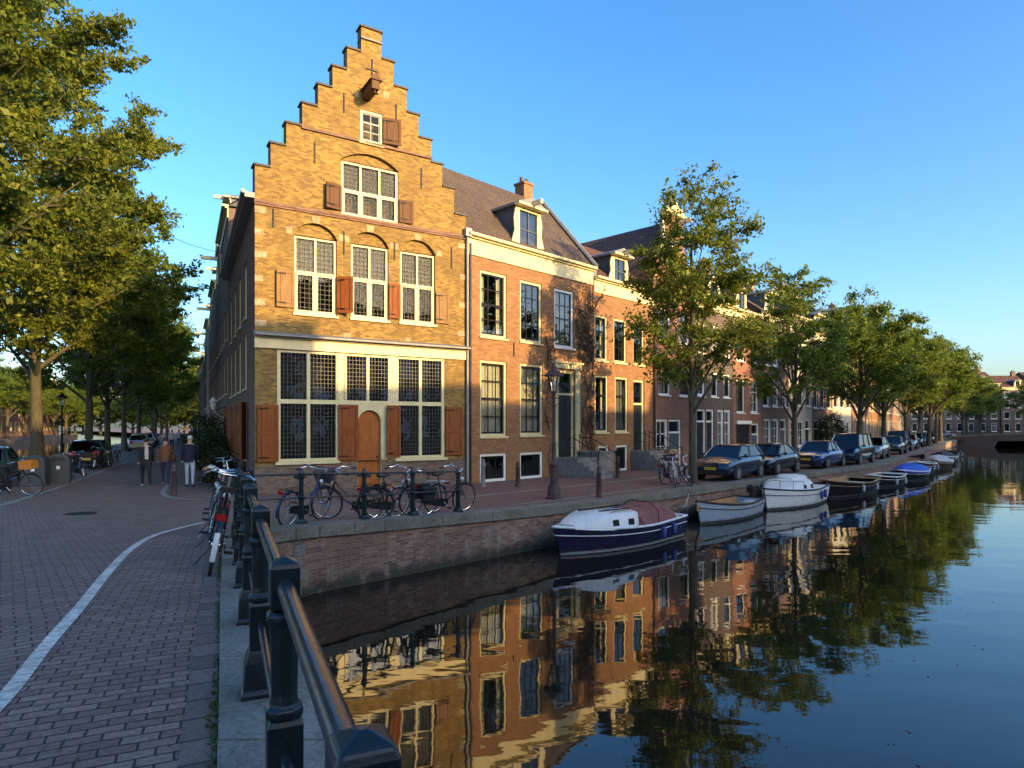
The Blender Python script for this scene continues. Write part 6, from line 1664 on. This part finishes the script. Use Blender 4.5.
def bollard(label, loc, tilt=0.0, h=.95, mat='rust', group='iron street bollards'):
    m_ = MB(); m_.lathe([(.095,0),(.10,.04),(.085,.08),(.072,h*.72),(.085,h*.74),(.085,h*.78),(.068,h*.80),(.065,h*.95),(.05,h*.99),(.02,h)],10)
    o = tag(m_.build('bollard', M[mat], smooth=True, uv=False), label, 'bollard', group); o.location = loc; o.rotation_euler = (tilt,tilt*.5,0); return o
bollard('brown iron bollard on the quay right of the lantern post', W(599,497))
bollard('brown iron bollard left of the lantern post near the house wall', W(518,487), 0, .9)
bollard('grey stone bollard at the basement window of the orange house', W(483,487), 0, 1.0, 'grey_stone')
bollard('tilted iron bollard between two walkers at the street corner', W(174,495), .06, 1.0)
bollard('iron bollard in front of the third house', W(618,478), 0, .9)
bollard('iron bollard by the gable corner wall', W(243,487), 0, .95)
def bin_(label, loc, rz):
    root = thing('waste_container', label, 'bin', loc, rz, 'grey waste containers')
    b = MB(); prof = [(-.42,0),(.42,0),(.46,.15),(.46,.95),(.40,1.18),(.2,1.3),(-.2,1.3),(-.40,1.18),(-.46,.95),(-.46,.15)]
    b.prism(prof,'y',-.42,.42); b.build('body', M['bin'], root, bevel=.05)
    l = MB(); l.prism([(-.30,1.02),(.30,1.02),(.24,1.2),(-.24,1.2)],'y',-.435,-.40); l.build('flap', M['car_trim'], root)
    k = MB(); k.box(-.07,-.432,.66,.07,-.419,.80); k.build('sticker', M['white'], root); root.scale = (.8,.8,.85)
    f = MB(); f.box(-.44,-.4,-.05,.44,.4,.012); f.build('foot', M['grey_stone'], root)
    return root
p = W(43,487); bin_('rounded dark grey waste container left of the pair by the kerb', p+Vector((-.4,.2,0)), R(20))
p = W(53,484); bin_('rounded dark grey waste container right of the pair by the kerb', p+Vector((.1,.2,0)), R(28))
# wall lamp on the side street
wl_r = thing('wall_lamp','white wall lamp on a bracket on the house wall along the left street','lamp', GA+SD*14.5+Vector((-.02,0,3.0)), math.atan2(SD.y,SD.x))
mb = MB(); mb.tube([(0,0,-.5),(0,.45,-.25),(0,.62,.0)],.02,6); mb.box(-.06,-.02,-.7,.06,.02,-.3); mb.build('bracket', M['white'], wl_r, uv=False)
mb = MB(); mb.lathe([(.10,0),(.17,.35),(.22,.38),(.12,.5),(.03,.62)],6,0,(0,.62,0)); mb.build('lamp_shade', M['opal'], wl_r, uv=False)
sg = thing('awning','small white awning over a door on the left street','awning', GA+SD*16+Vector((-.03,0,2.7)), math.atan2(SD.y,SD.x))
mb = MB(); mb.loft([[(-.9,.0,.45),(.9,.0,.45)],[(-.9,.5,.38),(.9,.5,.38)],[(-.9,.9,.1),(.9,.9,.1)]],closed=False,cap=False); mb.build('canvas', M['white'], sg, uv=False)
mb = MB()
for s in (-.88,.88): mb.tube([(s,0,.0),(s,.9,.09),(s,0,.44)],.015,5)
mb.build('frame', M['iron'], sg, uv=False)
# cable across the street
a = Vector((-19.0,28.3,13.6)); b = GA+SD*15.5+Vector((-.05,0,11.2)); mb = MB()
mb.tube([a.lerp(b,t)-Vector((0,0,.8*math.sin(PI*t))) for t in [k/14 for k in range(15)]],.014,5); tag(mb.build('overhead_cable', M['iron'], uv=False),'thin dark cable strung from the great elm to the tall house cornice','cable')

# ------------------------------------------------------------------ far bridge
fbA = Vector((64.6,95.6,0)); fd = Vector((.80,-.60,0)).normalized()
FB = thing('arched_bridge','low dark brick bridge crossing the end of the canal','bridge', fbA, math.atan2(fd.y,fd.x))
LB = 26; n = 26; mb = MB()
def und(x):
    xx = x-14.2
    return WATER-.3 if abs(xx) > 8.9 else WATER + .85 + .12*(1-(xx/8.9)**2)
for i in range(LB*2):
    x0, x1 = i/2, i/2+.5
    t0, t1 = [.55+.6*math.sin(PI*x/LB) for x in (x0,x1)]
    for y in (0,6): mb.quad((x0,y,und(x0)),(x1,y,und(x1)),(x1,y,t1),(x0,y,t0))
    mb.quad((x0,0,t0),(x1,0,t1),(x1,6,t1),(x0,6,t0)); mb.quad((x0,0,und(x0)),(x0,6,und(x0)),(x1,6,und(x1)),(x1,0,und(x1)))
mb.build('arch', M['dark_brick'], FB)
mb = MB()
for i in range(LB): mb.box(i+.01,-.08,.55+.6*math.sin(PI*(i+.5)/LB)-.2,i+.99,.12,.55+.6*math.sin(PI*(i+.5)/LB)+.06)
mb.build('parapet_stone', M['coping'], FB)
mb = MB()
for hh in (.5,1.0): mb.tube([(x,.02,.58+.6*math.sin(PI*x/LB)+hh) for x in range(LB+1)],.03,5)
for x in range(0,LB+1,2): mb.tube([(x,.02,.5+.6*math.sin(PI*x/LB)),(x,.02,.58+.6*math.sin(PI*x/LB)+1.05)],.04,5)
mb.build('railing', M['iron'], FB)
park(dup(c5,None,None,None,'silver car parked behind the far bridge at the quay end','cars on the far bridge'), (68.5,103.5), math.atan2(fd.y,fd.x)).location.z = .02
# ------------------------------------------------------------------ people
def skin_mesh(joints, edges, rad, sub=2):
    me = bpy.data.meshes.new('tmp'); me.from_pydata([tuple(j) for j in joints], edges, []); o = bpy.data.objects.new('tmp', me); col.objects.link(o)
    o.modifiers.new('skin','SKIN'); s = o.modifiers.new('sub','SUBSURF'); s.levels = sub; s.render_levels = sub
    sv = me.skin_vertices
    if not sv:
        bm_ = bmesh.new(); bm_.from_mesh(me); bm_.verts.layers.skin.verify(); bm_.to_mesh(me); bm_.free(); sv = me.skin_vertices
    for i,r in enumerate(rad): sv[0].data[i].radius = r if isinstance(r, tuple) else (r,r)
    for i in range(len(rad)): sv[0].data[i].use_root = (i == 0)
    dg = bpy.context.evaluated_depsgraph_get(); ev = o.evaluated_get(dg)
    out = bpy.data.meshes.new_from_object(ev); bpy.data.objects.remove(o); 
    out.polygons.foreach_set('use_smooth',[True]*len(out.polygons)); return out
def person(label, loc, heading, h, stride, top, legs, shoes, hair, arms=0.0, group='people walking away down the street', coat=0.0, lean=0.0, hat=False):
    root = thing('person', label, 'person', loc, heading, group)
    k = h/1.75; s = stride
    # facing +x
    J = [(0,0,.95),(0,0,1.10),(.01,0,1.28),(.02,0,1.42),(.03,0,1.50),(.04,0,1.58),(.05,0,1.68)]
    rad = [(.14,.16),(.125,.15),(.13,.175),(.10,.16),(.055,.055),(.085,.075),(.08,.075)]
    E_ = [(i,i+1) for i in range(6)]
    for sg in (-1,1):
        f = sg*s; b = len(J)
        J += [(f*.10,sg*.09,.86),(f*.30+.02,sg*.095,.50),(f*.42-(.10 if f<0 else 0),sg*.095,.10+(.05 if f<0 else 0)),(f*.42+.02,sg*.10,.045+(.03 if f<0 else 0)),(f*.42+.18,sg*.11,.035)]
        rad += [.098,.066,.045,.045,.035]; E_ += [(0,b),(b,b+1),(b+1,b+2),(b+2,b+3),(b+3,b+4)]
        b = len(J); g = -f
        J += [(.02,sg*.19,1.42),(g*.16,sg*.245,1.16),(g*.30+.08,sg*.25,.93),(g*.34+.12,sg*.245,.84)]
        rad += [.066,.05,.038,.035]; E_ += [(3,b),(b,b+1),(b+1,b+2),(b+2,b+3)]
    J = [(x*k+lean*max(0,z-.9),y*k,z*k) for x,y,z in J]; rad = [tuple(q*k for q in r) if isinstance(r,tuple) else (r*k,r*k) for r in rad]
    me = skin_mesh(J,E_,rad,2); me.name = 'body'
    for m_ in ('skin',top,legs,shoes): me.materials.append(M[m_])
    for p in me.polygons:
        c = p.center; z = c.z/k; ay = abs(c.y)/k
        p.material_index = 0 if (z > 1.475 and ay < .14) or (z < .90 and ay > .215) else 3 if z < .085 else 2 if z < .93-coat and ay < .2 else 1
    o = bpy.data.objects.new('body', me); col.objects.link(o); o.parent = root
    hm = MB(); hm.ball((.035*k+lean*.75*k,0,1.70*k),.098*k,0,12,8,(1.05,.92,.85)); 
    for i,p in enumerate(hm.v):
        if p[2] < 1.66*k and p[0] > .03*k: hm.v[i] = (p[0]-.06*k,p[1],p[2]+.03*k)
    hm.build('hair', M[hair], root, smooth=True, uv=False)
    fc = MB(); hx = .125*k+lean*.75*k
    fc.ball((hx+.005,0,1.645*k),.018*k,0,6,5,(1.2,.7,1)); 
    for sg in (-1,1): fc.ball((.045*k+lean*.75*k,sg*.085*k,1.645*k),.022*k,0,6,5,(.8,.4,1.2))
    fc.build('face', M['skin'], root, uv=False)
    if coat or True:
        ct = MB(); zb = .86-coat; secs = []
        for z,rx,ry in ((zb,.145,.20),(.98,.15,.19),(1.12,.14,.19),(1.28,.15,.205),(1.40,.12,.19),(1.475,.075,.09)):
            secs.append([((.01+rx*math.cos(2*PI*i/14))*k+lean*max(0,z-.9)*k, ry*math.sin(2*PI*i/14)*k, z*k) for i in range(14)])
        ct.loft(secs); ct.build('jacket', M[top], root, smooth=True, uv=False)
    return root
hd_ = math.atan2(SD.y,SD.x)
p1 = W(146,486.5); P1 = person('person in dark coat with pale scarf down the back, leftmost of three walkers', p1, hd_+.15, 1.70, .55,'black_cloth','black_cloth','shoe_white','hair_dark',coat=.12)
mb = MB(); mb.loft([[(-.16,-.05,1.46),(-.10,-.05,1.48),(-.10,.05,1.48),(-.16,.05,1.46)],[(-.18,-.06,1.2),(-.15,-.06,1.2),(-.15,.06,1.2),(-.18,.06,1.2)],[(-.17,-.05,.98),(-.14,-.05,.98),(-.14,.05,.98),(-.17,.05,.98)]]); mb.build('scarf', M['pale_cloth'], P1, uv=False)
p2 = W(165.5,485); P2 = person('person in brown jacket and dark jeans with a shoulder bag, middle walker', p2, hd_, 1.72, .35,'brown_cloth','jeans_dark','shoe_white','hair_dark',lean=.03)
mb = MB(); mb.ball((-.02,-.27,.98),.16,0,10,7,(1.2,.55,1)); mb.tube([(-.02,-.26,1.1),(-.05,-.1,1.46),(.02,.05,1.5)],.012,5); mb.build('shoulder_bag', M['brown_cloth'], P2, smooth=True, uv=False)
p3 = W(190,487); P3 = person('white haired person in navy jumper and pale jeans, right of three walkers', p3, hd_-.05, 1.80, .22,'navy_cloth','jeans_pale','black_cloth','hair_white')
GP = 'distant people in the street'
d1 = person('distant person in dark jacket far down the middle of the street', W(184,452), hd_, 1.72, .3,'black_cloth','jeans_dark','black_cloth','hair_dark',group=GP)
d2 = person('distant person in pale shirt far down the street', W(172,449), hd_+PI, 1.75, .3,'pale_cloth','jeans_dark','black_cloth','hair_dark',group=GP)
dup(d1,None,W(196,453),hd_+PI,'distant person in dark clothes near the street wall',GP)
dup(d2,None,W(179,446.5),hd_,'distant person in pale clothes at the street end',GP)

# ------------------------------------------------------------------ sky, sun, camera
w = bpy.data.worlds.new('World'); scene.world = w; w.use_nodes = True; nt = w.node_tree
bg = nt.nodes['Background']; sky = nt.nodes.new('ShaderNodeTexSky'); sky.sky_type = 'NISHITA'; sky.sun_disc = False
sky.sun_elevation = ELEV; sky.sun_rotation = math.atan2(SUN.x, SUN.y)
sky.altitude = 0; sky.air_density = 1.0; sky.dust_density = 2.6; sky.ozone_density = 3.0
hs_ = nt.nodes.new('ShaderNodeHueSaturation'); hs_.inputs['Saturation'].default_value = 1.24; hs_.inputs['Hue'].default_value = .503; hs_.inputs['Value'].default_value = 1.0; nt.links.new(sky.outputs[0], hs_.inputs['Color']); nt.links.new(hs_.outputs[0], bg.inputs[0]); bg.inputs[1].default_value = .12
ld = bpy.data.lights.new('sun','SUN'); ld.energy = 2.45; ld.angle = R(.5); ld.color = (1,.66,.27)
lo = bpy.data.objects.new('sun', ld); col.objects.link(lo)
dv = Vector((SUN.x*math.cos(ELEV), SUN.y*math.cos(ELEV), math.sin(ELEV)))
lo.rotation_euler = dv.to_track_quat('Z','Y').to_euler(); lo.location = (20,-20,30)
cd = bpy.data.cameras.new('camera'); cd.sensor_width = 36; cd.lens = FPX/1024*36; cd.shift_y = 41/1024; cd.clip_start = .05; cd.clip_end = 2000
co = bpy.data.objects.new('camera', cd); col.objects.link(co); co.location = (0,0,EYE); co.rotation_euler = (R(90),0,0); scene.camera = co
scene.view_settings.view_transform = 'Standard'; scene.view_settings.look = 'None'; scene.view_settings.exposure = 1.95; scene.view_settings.gamma = 1
scene.cycles.max_bounces = 8; scene.cycles.transparent_max_bounces = 12; scene.cycles.use_denoising = True
